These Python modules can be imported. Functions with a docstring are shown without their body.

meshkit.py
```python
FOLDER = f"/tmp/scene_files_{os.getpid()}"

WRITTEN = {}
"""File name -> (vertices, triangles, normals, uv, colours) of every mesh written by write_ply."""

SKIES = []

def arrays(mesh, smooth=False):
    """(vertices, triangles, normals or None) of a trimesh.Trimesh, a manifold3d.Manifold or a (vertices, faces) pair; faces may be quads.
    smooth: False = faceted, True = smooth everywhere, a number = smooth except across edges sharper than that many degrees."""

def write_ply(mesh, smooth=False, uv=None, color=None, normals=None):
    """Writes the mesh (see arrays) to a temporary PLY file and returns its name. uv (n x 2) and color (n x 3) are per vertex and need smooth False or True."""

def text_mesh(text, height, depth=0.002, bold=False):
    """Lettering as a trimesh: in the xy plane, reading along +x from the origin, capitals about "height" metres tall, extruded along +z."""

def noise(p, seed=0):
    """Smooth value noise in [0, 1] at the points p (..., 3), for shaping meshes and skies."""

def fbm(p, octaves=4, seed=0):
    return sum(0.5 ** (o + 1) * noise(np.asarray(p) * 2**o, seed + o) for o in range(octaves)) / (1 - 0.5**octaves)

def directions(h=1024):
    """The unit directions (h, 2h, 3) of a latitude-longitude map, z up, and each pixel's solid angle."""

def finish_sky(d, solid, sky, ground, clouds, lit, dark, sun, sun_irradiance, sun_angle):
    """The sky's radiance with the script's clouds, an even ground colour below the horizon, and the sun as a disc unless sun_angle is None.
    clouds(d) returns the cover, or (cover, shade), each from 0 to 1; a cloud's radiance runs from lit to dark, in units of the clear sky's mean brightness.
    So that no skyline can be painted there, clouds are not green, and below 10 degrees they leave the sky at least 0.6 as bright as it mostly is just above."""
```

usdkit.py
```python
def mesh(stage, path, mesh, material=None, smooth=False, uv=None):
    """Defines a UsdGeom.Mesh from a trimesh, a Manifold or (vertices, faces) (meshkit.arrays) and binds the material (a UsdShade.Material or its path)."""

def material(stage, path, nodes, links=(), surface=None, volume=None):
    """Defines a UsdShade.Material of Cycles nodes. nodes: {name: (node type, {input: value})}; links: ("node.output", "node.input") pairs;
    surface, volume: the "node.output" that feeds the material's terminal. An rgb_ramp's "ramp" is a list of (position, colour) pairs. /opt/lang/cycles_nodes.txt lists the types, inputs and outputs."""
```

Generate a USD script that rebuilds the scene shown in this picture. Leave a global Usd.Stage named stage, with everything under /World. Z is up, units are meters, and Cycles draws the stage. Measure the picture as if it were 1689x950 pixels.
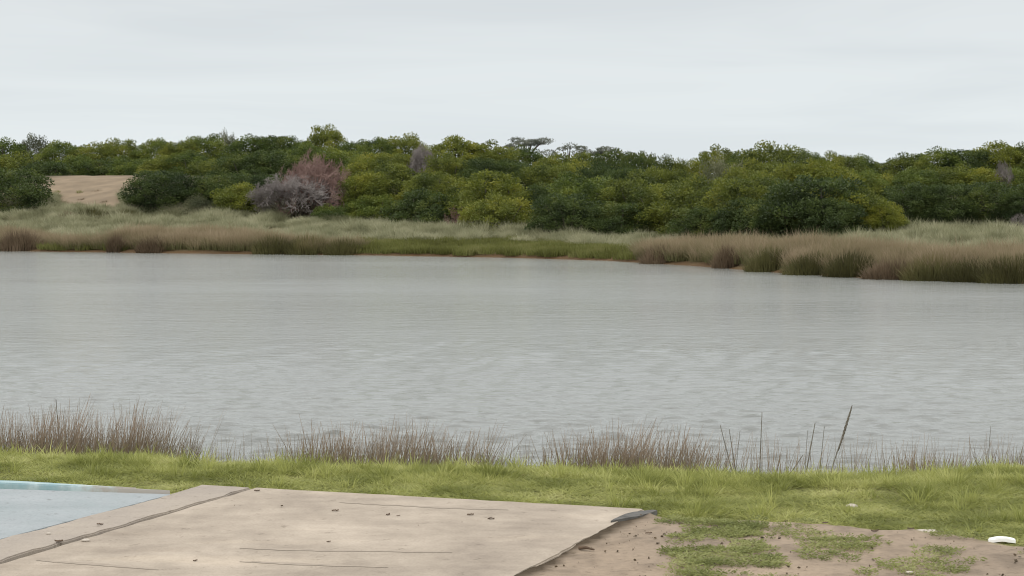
import math
import numpy as np
import trimesh
from shapely.geometry import Polygon, Point, LineString
import shapely
import usdkit
from meshkit import fbm, noise
from pxr import Usd, UsdGeom, UsdLux, UsdShade, Gf, Sdf, Vt

stage = Usd.Stage.CreateInMemory()
UsdGeom.SetStageUpAxis(stage, 'Z')
UsdGeom.SetStageMetersPerUnit(stage, 1.0)
UsdGeom.Xform.Define(stage, '/World')
UsdGeom.Scope.Define(stage, '/World/Looks')

# ------------------------------------------------------------------ camera
CAM_Z, FPX, HOR = 3.0, 3000.0, 318.0          # eye above the water, focal length and horizon row in photo pixels
PITCH = math.atan((475.0 - HOR) / FPX)
cam = UsdGeom.Camera.Define(stage, '/World/camera')
cam.AddTranslateOp().Set(Gf.Vec3d(0, 0, CAM_Z))
cam.AddRotateXOp().Set(90.0 - math.degrees(PITCH))
cam.CreateHorizontalApertureAttr(36.0)
cam.CreateVerticalApertureAttr(20.25)
cam.CreateFocalLengthAttr(36.0 * FPX / 1689.0)
cam.CreateClippingRangeAttr(Gf.Vec2f(0.1, 5000))
cam.CreateExposureAttr(0.22)

# ------------------------------------------------------------------ sky and sun (overcast)
SUN_EL, SUN_AZ = math.radians(48), math.radians(205)       # azimuth = atan2(x, y): behind the camera, a little to the left
SKY_STRENGTH = 0.1
mat_sky = usdkit.material(stage, '/World/Looks/sky_look', {
    'tc': ('texture_coordinate', {}),
    'sx': ('separate_xyz', {}),
    'sky': ('sky_texture', {'sky_type': 'single_scattering', 'sun_disc': False, 'sun_elevation': SUN_EL, 'sun_rotation': SUN_AZ}),
    # overcast luminance: brightens evenly from the horizon to the zenith
    'up': ('rgb_ramp', {'ramp': [(0.0, (7.0, 7.5, 7.75)), (0.04, (6.85, 7.3, 7.5)), (0.12, (6.5, 6.75, 6.85)), (0.2, (7.1, 7.3, 7.4)), (0.5, (12.2, 12.3, 12.2)), (1.0, (16.5, 16.6, 16.5))]}),
    'mp': ('mapping', {'mapping_type': 'point', 'scale': (1.6, 1.6, 17.0), 'rotation': (0.0, 0.03, 0.0)}),
    'n1': ('noise_texture', {'scale': 1.6, 'detail': 5.0, 'roughness': 0.5, 'distortion': 0.4}),
    'cr': ('rgb_ramp', {'ramp': [(0.0, (0.86, 0.865, 0.88)), (0.4, (0.915, 0.92, 0.93)), (0.56, (0.985, 0.985, 0.985)), (1.0, (1.03, 1.03, 1.03))]}),
    'mul': ('mix_color', {'blend_type': 'multiply', 'fac': 1.0, 'use_clamp': False}),
    'mix': ('mix_color', {'blend_type': 'mix', 'fac': 0.94, 'use_clamp': False}),
    'bg': ('background_shader', {'strength': SKY_STRENGTH}),
}, [('tc.generated', 'sx.vector'), ('sx.z', 'up.fac'), ('tc.generated', 'mp.vector'), ('mp.vector', 'n1.vector'), ('n1.fac', 'cr.fac'),
    ('up.color', 'mul.a'), ('cr.color', 'mul.b'), ('sky.color', 'mix.a'), ('mul.result', 'mix.b'), ('mix.result', 'bg.color')], surface='bg.background')
dome = UsdLux.DomeLight.Define(stage, '/World/sky')
UsdShade.MaterialBindingAPI.Apply(dome.GetPrim()).Bind(mat_sky)
dome.GetPrim().SetCustomDataByKey('kind', 'structure')
sun = UsdLux.DistantLight.Define(stage, '/World/sun')
sun.CreateIntensityAttr(0.3)
sun.CreateAngleAttr(25.0)
sun.CreateNormalizeAttr(True) if hasattr(sun, 'CreateNormalizeAttr') else UsdLux.LightAPI(sun).CreateNormalizeAttr(True)
sun.CreateColorAttr(Gf.Vec3f(1.0, 0.97, 0.92))
sun.AddRotateZOp().Set(-math.degrees(SUN_AZ))
sun.AddRotateXOp().Set(-(90 - math.degrees(SUN_EL)))


def ray(px, py):
    x, z = (px - 844.5) / FPX, (475.0 - py) / FPX
    c, s = math.cos(PITCH), math.sin(PITCH)
    return np.array([x, c + s * z, -s + c * z])


def at_z(px, py, z=0.0):
    "the point of the level z that the photo shows at this pixel"
    d = ray(px, py)
    return np.array([0, 0, CAM_Z]) + d * ((z - CAM_Z) / d[2])


def at_d(px, py, D):
    "the point at distance D (along y) that the photo shows at this pixel"
    d = ray(px, py)
    return np.array([0, 0, CAM_Z]) + d * (D / d[1])


# ------------------------------------------------------------------ small helpers
used = {}


def numbered(path):
    k = used.get(path, -1) + 1
    used[path] = k
    return path if k == 0 else f'{path}_{k:03d}'


def tag(prim, label=None, cat=None, group=None, kind=None):
    p = prim.GetPrim()
    for k, v in (('label', label), ('category', cat), ('group', group), ('kind', kind)):
        if v:
            p.SetCustomDataByKey(k, v)
    return prim


def thing(name, label, cat, loc=(0, 0, 0), rz=0.0, scale=None, group=None):
    x = UsdGeom.Xform.Define(stage, numbered('/World/' + name))
    x.AddTranslateOp().Set(Gf.Vec3d(*map(float, loc)))
    x.AddRotateZOp().Set(float(rz))
    if scale is not None:
        x.AddScaleOp().Set(Gf.Vec3f(*map(float, scale)))
    return tag(x, label, cat, group)


def obj(name, mesh, mat, parent=None, smooth=False, kind=None, label=None, colors=None):
    base = str(parent.GetPath()) if parent is not None else '/World'
    m = usdkit.mesh(stage, numbered(base + '/' + name), mesh, mat, smooth=smooth)
    if colors is not None:
        UsdGeom.PrimvarsAPI(m).CreatePrimvar('tint', Sdf.ValueTypeNames.Color3fArray, 'vertex').Set(Vt.Vec3fArray.FromNumpy(np.asarray(colors, np.float32)))
    return tag(m, label, None, None, kind)


def merge(parts):
    n, V, F = 0, [], []
    for v, f in parts:
        V.append(v)
        F.append(np.asarray(f) + n)
        n += len(v)
    return np.vstack(V), np.vstack(F)


def tube(points, radii, sides=5):
    "tapered tube along a polyline"
    P, R = np.asarray(points, float), np.broadcast_to(np.asarray(radii, float), len(points))
    T = np.gradient(P, axis=0)
    T /= np.linalg.norm(T, axis=1, keepdims=True) + 1e-9
    ref = np.array([0.37, 0.91, 0.19])
    A = np.cross(T, ref)
    A /= np.linalg.norm(A, axis=1, keepdims=True) + 1e-9
    B = np.cross(T, A)
    ang = np.arange(sides) * 2 * np.pi / sides
    v = (P[:, None] + R[:, None, None] * (np.cos(ang)[None, :, None] * A[:, None] + np.sin(ang)[None, :, None] * B[:, None])).reshape(-1, 3)
    f = []
    for i in range(len(P) - 1):
        for k in range(sides):
            a, b = i * sides + k, i * sides + (k + 1) % sides
            f += [(a, b, b + sides), (a, b + sides, a + sides)]
    f += [((len(P) - 1) * sides, (len(P) - 1) * sides + k, (len(P) - 1) * sides + k + 1) for k in range(1, sides - 1)]
    return v, np.array(f)


def blades(rng, base, h, w, lean, bend=0.3, face=None):
    "curved grass blades (two segments, tapering), base n x 3, arrays h, w; lean n x 2 = offset of the tip"
    n = len(base)
    phi = rng.uniform(0, np.pi, n) if face is None else face
    side = np.stack([np.cos(phi), np.sin(phi), np.zeros(n)], 1) * (w / 2)[:, None]
    l3 = np.concatenate([lean, np.zeros((n, 1))], 1)
    up = np.zeros((n, 3)); up[:, 2] = h
    mid = base + up * 0.55 + l3 * bend
    tip = base + up + l3
    v = np.stack([base - side, base + side, mid + side * 0.8, mid - side * 0.8, tip], 1).reshape(-1, 3)
    o = (np.arange(n) * 5)[:, None]
    f = np.concatenate([o + np.array([[0, 1, 2]]), o + np.array([[0, 2, 3]]), o + np.array([[3, 2, 4]])], 0)
    return v, f


def stems(rng, base, h, r, lean):
    "thin three-sided round stems, tapering, a little bent"
    n = len(base)
    l3 = np.concatenate([lean, np.zeros((n, 1))], 1)
    t = np.array([0, 0.5, 1.0])
    P = base[:, None] + l3[:, None] * (t ** 1.7)[None, :, None] + np.array([0, 0, 1.0]) * (h[:, None] * t[None])[:, :, None]
    rr = r[:, None] * np.array([1.0, 0.8, 0.25])[None]
    a0 = rng.uniform(0, 6.28, n)
    ang = a0[:, None] + np.arange(3) * 2.094
    ring = np.stack([np.cos(ang), np.sin(ang), np.zeros_like(ang)], -1)
    v = (P[:, :, None] + rr[:, :, None, None] * ring[:, None]).reshape(-1, 3)
    f = []
    for i in range(2):
        for k in range(3):
            a, b = i * 3 + k, i * 3 + (k + 1) % 3
            f += [(a, b, b + 3), (a, b + 3, a + 3)]
    f = np.array(f)
    return v, ((np.arange(n) * 9)[:, None, None] + f[None]).reshape(-1, 3)


def leaves(rng, c, axis, L, W):
    "diamond leaves at c along axis"
    n = len(c)
    a = axis / (np.linalg.norm(axis, axis=1, keepdims=True) + 1e-9)
    b = np.cross(a, rng.normal(size=(n, 3)))
    b /= np.linalg.norm(b, axis=1, keepdims=True) + 1e-9
    v = np.stack([c - a * L[:, None] / 2, c + b * W[:, None] / 2, c + a * L[:, None] / 2, c - b * W[:, None] / 2], 1).reshape(-1, 3)
    o = (np.arange(n) * 4)[:, None]
    return v, np.concatenate([o + np.array([[0, 1, 2]]), o + np.array([[0, 2, 3]])], 0)


def smooth01(t):
    t = np.clip(t, 0, 1)
    return t * t * (3 - 2 * t)


# ------------------------------------------------------------------ materials
def leaf_mat(name, ramp, scale=0.9, rough=0.6, trans=0.22, spread=0.15):
    "foliage: tone varies by clump (noise), by plant (object random) and by leaf (island)"
    tcol = tuple(min(1, c * 1.3) for c in ramp[len(ramp) // 2][1])
    return usdkit.material(stage, '/World/Looks/' + name, {
        'g': ('geometry', {}), 'oi': ('object_info', {}),
        'n': ('noise_texture', {'scale': scale, 'detail': 2.0}),
        'a': ('math', {'math_type': 'multiply_add', 'value2': spread, 'value3': -spread / 2}),
        'k': ('math', {'math_type': 'multiply_add', 'value2': 1.45, 'value3': -0.225}),
        'b': ('math', {'math_type': 'add'}),
        'o': ('math', {'math_type': 'multiply_add', 'value2': 0.28, 'value3': -0.14}),
        'c': ('math', {'math_type': 'add'}),
        'r': ('rgb_ramp', {'ramp': ramp}),
        'p': ('principled_bsdf', {'roughness': rough, 'specular_ior_level': 0.25}),
        't': ('translucent_bsdf', {'color': tcol}),
        'm': ('mix_closure', {'fac': trans}),
    }, [('g.position', 'n.vector'), ('g.random_per_island', 'a.value1'), ('n.fac', 'k.value1'), ('k.value', 'b.value1'), ('a.value', 'b.value2'),
        ('oi.random', 'o.value1'), ('b.value', 'c.value1'), ('o.value', 'c.value2'), ('c.value', 'r.fac'), ('r.color', 'p.base_color'), ('r.color', 't.color'),
        ('p.BSDF', 'm.closure1'), ('t.BSDF', 'm.closure2')], surface='m.closure')


def plain_mat(name, c1, c2, scale=4.0, rough=0.8, bump=0.0, spec=0.3, detail=5.0, stretch=(1, 1, 1)):
    nodes = {'g': ('geometry', {}), 'mp': ('mapping', {'mapping_type': 'point', 'scale': stretch}), 'n': ('noise_texture', {'scale': scale, 'detail': detail, 'roughness': 0.6}),
             'r': ('rgb_ramp', {'ramp': [(0.3, c1), (0.7, c2)]}), 'p': ('principled_bsdf', {'roughness': rough, 'specular_ior_level': spec})}
    links = [('g.position', 'mp.vector'), ('mp.vector', 'n.vector'), ('n.fac', 'r.fac'), ('r.color', 'p.base_color')]
    if bump:
        nodes['bu'] = ('bump', {'strength': 1.0, 'distance': bump})
        links += [('n.fac', 'bu.height'), ('bu.normal', 'p.normal')]
    return usdkit.material(stage, '/World/Looks/' + name, nodes, links, surface='p.BSDF')


M = {}
M['leaf_dark'] = leaf_mat('dark_green_leaf', [(0.15, (0.023, 0.036, 0.011)), (0.5, (0.052, 0.073, 0.018)), (0.85, (0.118, 0.132, 0.026))])
M['leaf_mid'] = leaf_mat('mid_green_leaf', [(0.15, (0.036, 0.055, 0.012)), (0.5, (0.092, 0.118, 0.021)), (0.85, (0.170, 0.182, 0.030))])
M['leaf_olive'] = leaf_mat('olive_leaf', [(0.15, (0.045, 0.060, 0.012)), (0.5, (0.118, 0.134, 0.022)), (0.85, (0.205, 0.200, 0.030))])
M['leaf_yellow'] = leaf_mat('yellow_green_leaf', [(0.15, (0.052, 0.068, 0.012)), (0.5, (0.128, 0.142, 0.020)), (0.85, (0.215, 0.205, 0.028))])
M['leaf_grey'] = leaf_mat('grey_green_leaf', [(0.2, (0.055, 0.062, 0.032)), (0.5, (0.105, 0.112, 0.055)), (0.8, (0.165, 0.165, 0.090))])
M['leaf_far'] = leaf_mat('far_grey_leaf', [(0.2, (0.10, 0.11, 0.085)), (0.5, (0.165, 0.175, 0.135)), (0.8, (0.24, 0.245, 0.195))])
M['bark'] = plain_mat('grey_bark', (0.06, 0.05, 0.04), (0.16, 0.14, 0.11), 6.0, 0.85, 0.01)
M['twig_grey'] = leaf_mat('grey_twig', [(0.2, (0.105, 0.090, 0.083)), (0.5, (0.175, 0.152, 0.142)), (0.8, (0.25, 0.222, 0.205))], trans=0.05)
M['twig_red'] = leaf_mat('reddish_twig', [(0.2, (0.105, 0.058, 0.046)), (0.5, (0.175, 0.105, 0.088)), (0.8, (0.25, 0.165, 0.14))], trans=0.05)
M['grass_pale'] = leaf_mat('pale_tussock', [(0.12, (0.12, 0.122, 0.062)), (0.5, (0.255, 0.250, 0.148)), (0.88, (0.40, 0.38, 0.255))], scale=0.8, trans=0.3)
M['grass_green'] = leaf_mat('marsh_green', [(0.2, (0.085, 0.088, 0.022)), (0.5, (0.135, 0.142, 0.040)), (0.8, (0.20, 0.19, 0.075))], scale=0.4, trans=0.3)
M['rush_dark'] = leaf_mat('dark_rush', [(0.2, (0.045, 0.042, 0.014)), (0.5, (0.085, 0.080, 0.028)), (0.8, (0.15, 0.125, 0.055))], scale=0.5, trans=0.2)
M['tuft_brown'] = leaf_mat('russet_rush', [(0.2, (0.092, 0.064, 0.038)), (0.5, (0.155, 0.112, 0.070)), (0.8, (0.235, 0.175, 0.115))], scale=0.6, trans=0.2)
M['lawn'] = leaf_mat('lawn_blade', [(0.1, (0.17, 0.185, 0.045)), (0.4, (0.30, 0.312, 0.094)), (0.65, (0.405, 0.40, 0.155)), (0.95, (0.55, 0.51, 0.29))], scale=2.6, trans=0.35, spread=0.4)
M['weed'] = leaf_mat('weed_leaf', [(0.15, (0.13, 0.145, 0.045)), (0.5, (0.225, 0.24, 0.085)), (0.85, (0.34, 0.335, 0.15))], scale=3.0, trans=0.3)


def reed_mat():
    "stems of the near rushes: red-brown at the foot, greyer and paler towards the tips"
    return usdkit.material(stage, '/World/Looks/rush_stem', {
        'g': ('geometry', {}), 's': ('separate_xyz', {}),
        'a': ('math', {'math_type': 'multiply_add', 'value2': 0.8, 'value3': -0.28}),
        'z': ('map_range', {'from_min': 0.35, 'from_max': 1.45, 'to_min': 0.0, 'to_max': 1.0, 'clamp': True}),
        'b': ('math', {'math_type': 'add'}),
        'r': ('rgb_ramp', {'ramp': [(0.0, (0.085, 0.078, 0.036)), (0.2, (0.165, 0.125, 0.080)), (0.42, (0.270, 0.205, 0.155)), (0.62, (0.17, 0.150, 0.122)), (0.82, (0.31, 0.285, 0.245)), (1.0, (0.50, 0.47, 0.41))]}),
        'p': ('principled_bsdf', {'roughness': 0.6, 'specular_ior_level': 0.3}),
    }, [('g.position', 's.vector'), ('s.z', 'z.value'), ('g.random_per_island', 'a.value1'), ('z.result', 'b.value1'), ('a.value', 'b.value2'), ('b.value', 'r.fac'), ('r.color', 'p.base_color')], surface='p.BSDF')


M['rush'] = reed_mat()
M['grass_brown'] = usdkit.material(stage, '/World/Looks/tan_reed', {
    'tc': ('texture_coordinate', {}), 's': ('separate_xyz', {}), 'g': ('geometry', {}), 'oi': ('object_info', {}),
    'n': ('noise_texture', {'scale': 0.4, 'detail': 3.0}),
    'a': ('math', {'math_type': 'multiply_add', 'value2': 0.5, 'value3': -0.45}),
    'o': ('math', {'math_type': 'multiply_add', 'value2': 0.4}),
    'z': ('math', {'math_type': 'multiply_add', 'value2': 0.85}),
    'f': ('math', {'math_type': 'multiply_add', 'value2': 0.5}),
    'r': ('rgb_ramp', {'ramp': [(0.1, (0.085, 0.092, 0.032)), (0.35, (0.150, 0.130, 0.062)), (0.6, (0.225, 0.178, 0.108)), (0.95, (0.335, 0.275, 0.185))]}),
    'p': ('principled_bsdf', {'roughness': 0.7, 'specular_ior_level': 0.2}), 't': ('translucent_bsdf', {'color': (0.3, 0.23, 0.15)}), 'm': ('mix_closure', {'fac': 0.25}),
}, [('tc.object', 's.vector'), ('g.random_per_island', 'a.value1'), ('oi.random', 'o.value1'), ('a.value', 'o.value3'), ('s.z', 'z.value1'), ('o.value', 'z.value3'),
    ('g.position', 'n.vector'), ('n.fac', 'f.value1'), ('z.value', 'f.value3'), ('f.value', 'r.fac'), ('r.color', 'p.base_color'), ('p.BSDF', 'm.closure1'), ('t.BSDF', 'm.closure2')], surface='m.closure')
M['reed_dark'] = plain_mat('dry_reed_stem', (0.10, 0.09, 0.07), (0.18, 0.16, 0.13), 9.0, 0.7)

M['ground'] = usdkit.material(stage, '/World/Looks/ground_look', {
    'g': ('geometry', {}), 'at': ('attribute', {'attribute': 'tint'}),
    'n1': ('noise_texture', {'scale': 0.9, 'detail': 6.0, 'roughness': 0.6}),
    'n2': ('noise_texture', {'scale': 22.0, 'detail': 5.0, 'roughness': 0.65}),
    'r1': ('rgb_ramp', {'ramp': [(0.25, (0.80, 0.80, 0.80)), (0.75, (1.16, 1.14, 1.10))]}),
    'r2': ('rgb_ramp', {'ramp': [(0.28, (0.62, 0.60, 0.56)), (0.42, (0.95, 0.95, 0.95)), (0.75, (1.12, 1.12, 1.12))]}),
    'm1': ('mix_color', {'blend_type': 'multiply', 'fac': 1.0, 'use_clamp': False}), 'm2': ('mix_color', {'blend_type': 'multiply', 'fac': 1.0, 'use_clamp': False}),
    'bu': ('bump', {'strength': 1.0, 'distance': 0.02}),
    'p': ('principled_bsdf', {'roughness': 0.92, 'specular_ior_level': 0.15}),
}, [('g.position', 'n1.vector'), ('g.position', 'n2.vector'), ('n1.fac', 'r1.fac'), ('n2.fac', 'r2.fac'), ('at.color', 'm1.a'), ('r1.color', 'm1.b'),
    ('m1.result', 'm2.a'), ('r2.color', 'm2.b'), ('m2.result', 'p.base_color'), ('n2.fac', 'bu.height'), ('bu.normal', 'p.normal')], surface='p.BSDF')

M['water'] = usdkit.material(stage, '/World/Looks/water_look', {
    'g': ('geometry', {}),
    'mp': ('mapping', {'mapping_type': 'point', 'scale': (1.0, 2.6, 1.0), 'rotation': (0, 0, 0.06)}),
    'n': ('noise_texture', {'scale': 3.2, 'detail': 4.0, 'roughness': 0.6}),
    'mp3': ('mapping', {'mapping_type': 'point', 'scale': (0.8, 2.4, 1.0), 'rotation': (0, 0, -0.05)}),
    'n3': ('noise_texture', {'scale': 0.9, 'detail': 3.0, 'roughness': 0.6}),
    'bu3': ('bump', {'strength': 0.7, 'distance': 0.05}),
    'mp2': ('mapping', {'mapping_type': 'point', 'scale': (0.035, 0.12, 1.0), 'rotation': (0, 0, 0.05)}),
    'n2': ('noise_texture', {'scale': 1.0, 'detail': 3.0}),
    'rr': ('map_range', {'from_min': 0.3, 'from_max': 0.7, 'to_min': 0.07, 'to_max': 0.16, 'clamp': True}),
    'bu': ('bump', {'strength': 0.8, 'distance': 0.03}),
    'p': ('principled_bsdf', {'base_color': (0.118, 0.121, 0.110), 'ior': 1.333, 'specular_ior_level': 0.5}),
}, [('g.position', 'mp.vector'), ('mp.vector', 'n.vector'), ('n.fac', 'bu.height'), ('g.position', 'mp3.vector'), ('mp3.vector', 'n3.vector'), ('n3.fac', 'bu3.height'), ('bu3.normal', 'bu.normal'), ('g.position', 'mp2.vector'), ('mp2.vector', 'n2.vector'), ('n2.fac', 'rr.value'),
    ('rr.result', 'p.roughness'), ('bu.normal', 'p.normal')], surface='p.BSDF')


def concrete(name, base, stain, sand, streak=True):
    return usdkit.material(stage, '/World/Looks/' + name, {
        'g': ('geometry', {}),
        'mp': ('mapping', {'mapping_type': 'point', 'rotation': (0, 0, 0.20), 'scale': (0.5, 2.3, 1.0)}),
        'n1': ('noise_texture', {'scale': 1.3, 'detail': 4.0, 'roughness': 0.55, 'distortion': 0.3}),
        'n2': ('noise_texture', {'scale': 1.5, 'detail': 7.0, 'roughness': 0.68}),
        'n3': ('noise_texture', {'scale': 60.0, 'detail': 4.0, 'roughness': 0.7}),
        'n4': ('noise_texture', {'scale': 9.0, 'detail': 6.0, 'roughness': 0.72}),
        'r1': ('rgb_ramp', {'ramp': [(0.28, (0.84, 0.825, 0.81)), (0.45, (0.97, 0.97, 0.97)), (0.58, (1.0, 1.0, 1.0)), (0.72, (1.10, 1.09, 1.07))] if streak else [(0.3, (0.93, 0.93, 0.93)), (0.7, (1.03, 1.03, 1.03))]}),
        'r2': ('rgb_ramp', {'ramp': [(0.33, stain), (0.5, base), (0.68, sand)]}),
        'r3': ('rgb_ramp', {'ramp': [(0.3, (0.86, 0.85, 0.84)), (0.5, (1.0, 1.0, 1.0)), (0.75, (1.06, 1.06, 1.06))]}),
        'r4': ('rgb_ramp', {'ramp': [(0.30, (0.55, 0.53, 0.50)), (0.40, (0.98, 0.98, 0.98)), (1.0, (1.04, 1.04, 1.04))]}),
        'm1': ('mix_color', {'blend_type': 'multiply', 'fac': 1.0, 'use_clamp': False}), 'm2': ('mix_color', {'blend_type': 'multiply', 'fac': 1.0, 'use_clamp': False}), 'm3': ('mix_color', {'blend_type': 'multiply', 'fac': 1.0, 'use_clamp': False}),
        'bu': ('bump', {'strength': 0.7, 'distance': 0.004}),
        'p': ('principled_bsdf', {'roughness': 0.88, 'specular_ior_level': 0.25}),
    }, [('g.position', 'mp.vector'), ('mp.vector', 'n1.vector'), ('g.position', 'n2.vector'), ('g.position', 'n3.vector'), ('g.position', 'n4.vector'), ('n1.fac', 'r1.fac'), ('n2.fac', 'r2.fac'), ('n3.fac', 'r3.fac'), ('n4.fac', 'r4.fac'),
        ('r2.color', 'm1.a'), ('r1.color', 'm1.b'), ('m1.result', 'm2.a'), ('r3.color', 'm2.b'), ('m2.result', 'm3.a'), ('r4.color', 'm3.b'), ('m3.result', 'p.base_color'),
        ('n4.fac', 'bu.height'), ('bu.normal', 'p.normal')], surface='p.BSDF')


M['slab'] = concrete('sandy_concrete', (0.320, 0.268, 0.212), (0.238, 0.196, 0.155), (0.415, 0.350, 0.280))
M['strip'] = concrete('grey_concrete', (0.315, 0.270, 0.225), (0.27, 0.232, 0.195), (0.345, 0.295, 0.24), False)
M['blue'] = concrete('blue_grey_paint', (0.275, 0.300, 0.305), (0.25, 0.283, 0.285), (0.30, 0.318, 0.325), False)
M['cyan'] = usdkit.material(stage, '/World/Looks/worn_cyan_paint', {
    'g': ('geometry', {}), 's': ('separate_xyz', {}), 'n': ('noise_texture', {'scale': 5.0, 'detail': 6.0, 'roughness': 0.7}),
    'x': ('map_range', {'from_min': -3.2, 'from_max': -2.5, 'to_min': -0.12, 'to_max': 0.5, 'clamp': True}),
    'a': ('math', {'math_type': 'add'}),
    'r': ('rgb_ramp', {'ramp': [(0.3, (0.21, 0.33, 0.35)), (0.5, (0.30, 0.385, 0.395)), (0.62, (0.42, 0.50, 0.50)), (0.8, (0.36, 0.33, 0.29))]}),
    'p': ('principled_bsdf', {'roughness': 0.6, 'specular_ior_level': 0.3}),
}, [('g.position', 's.vector'), ('g.position', 'n.vector'), ('s.x', 'x.value'), ('n.fac', 'a.value1'), ('x.result', 'a.value2'), ('a.value', 'r.fac'), ('r.color', 'p.base_color')], surface='p.BSDF')
M['stain'] = plain_mat('stained_concrete', (0.255, 0.212, 0.168), (0.325, 0.270, 0.213), 14.0, 0.9)
M['dark_soil'] = plain_mat('dark_soil', (0.045, 0.032, 0.02), (0.11, 0.08, 0.05), 18.0, 0.95, 0.01)
M['dark_stone'] = plain_mat('dark_grey_stone', (0.060, 0.056, 0.050), (0.125, 0.118, 0.107), 14.0, 0.8, 0.008)
M['white'] = plain_mat('white_plastic', (0.72, 0.71, 0.69), (0.82, 0.82, 0.80), 8.0, 0.5)
M['pale_stone'] = plain_mat('pale_stone', (0.33, 0.29, 0.24), (0.46, 0.41, 0.35), 20.0, 0.85, 0.004)
M['litter'] = leaf_mat('plant_litter_look', [(0.1, (0.09, 0.068, 0.044)), (0.5, (0.16, 0.12, 0.08)), (0.9, (0.27, 0.21, 0.145))], scale=9.0, spread=0.8)
M['dead_leaf'] = plain_mat('brown_leaf', (0.05, 0.032, 0.02), (0.12, 0.08, 0.05), 40.0, 0.8)

# ------------------------------------------------------------------ terrain
SL = 1.0                                                    # level of the paving
shore_px = [(-700, 409), (-300, 410), (0, 414), (300, 418), (600, 421), (840, 425), (1000, 430), (1150, 439), (1300, 451), (1450, 460), (1600, 465), (1689, 468), (2000, 476), (2600, 490)]
shore = np.array([at_z(x, y)[:2] for x, y in shore_px])
shore = np.vstack([[-900, shore[0, 1] + 20], shore, [300, 20.0], [900, 20.0]])
hs_x = np.array([-900, -30, -24, -12, 0, 8, 14, 20, 30, 900])
hs_s = np.array([9, 9, 9, 11, 14, 16, 18, 20, 20, 20])


def shore_y(X):
    return np.interp(X, shore[:, 0], shore[:, 1])


def far_s(X, Y):
    g = np.abs((shore_y(X + 1.0) - shore_y(X - 1.0)) / 2.0)
    return (Y - shore_y(X)) / np.sqrt(1 + g * g)


lip_px = [(-1500, 742), (0, 744), (180, 748), (320, 757), (600, 764), (900, 768), (1200, 781), (1400, 784), (1550, 778), (1689, 768), (2600, 750)]
lip = np.array([at_z(x, y + 1, SL)[:2] for x, y in lip_px])


def lip_y(X):
    return np.interp(X, lip[:, 0], lip[:, 1])


def height(X, Y):
    X, Y = np.asarray(X, float), np.asarray(Y, float)
    t = Y - lip_y(X)
    near = 0.955 - 1.45 * smooth01((t + 0.25) / 4.2) - 1.2 * smooth01((t - 2) / 8)
    near = near + 0.03 * (fbm(np.stack([X * 0.6, Y * 0.6, 0 * X], -1), 3, 3) - 0.5) * smooth01((t + 4) / 2)
    s = far_s(X, Y)
    far = np.interp(s, [-12, -3, -0.4, 0, 0.6, 2, 6, 10, 16, 30, 60], [-1.7, -0.7, -0.1, 0.0, 0.16, 0.36, 0.68, 0.92, 1.22, 1.7, 2.0])
    hill = np.interp(X, [-200, -40, -25, -15, 0, 8, 14, 25, 60, 200], [2.6, 2.6, 2.5, 2.3, 1.6, 1.0, 1.0, 1.3, 1.8, 2.0])
    far = far + hill * smooth01((s - np.interp(X, hs_x, hs_s)) / 20.0) - 2.0 * smooth01((s - 70) / 120)
    far = far + 0.3 * (fbm(np.stack([X * 0.25, Y * 0.25, 0 * X], -1), 3, 5) - 0.5) * smooth01((s - 1) / 6)
    z = np.where(s > -12, far, -1.7)
    return np.where(Y < 30, np.maximum(near, -1.7), z)


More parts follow.
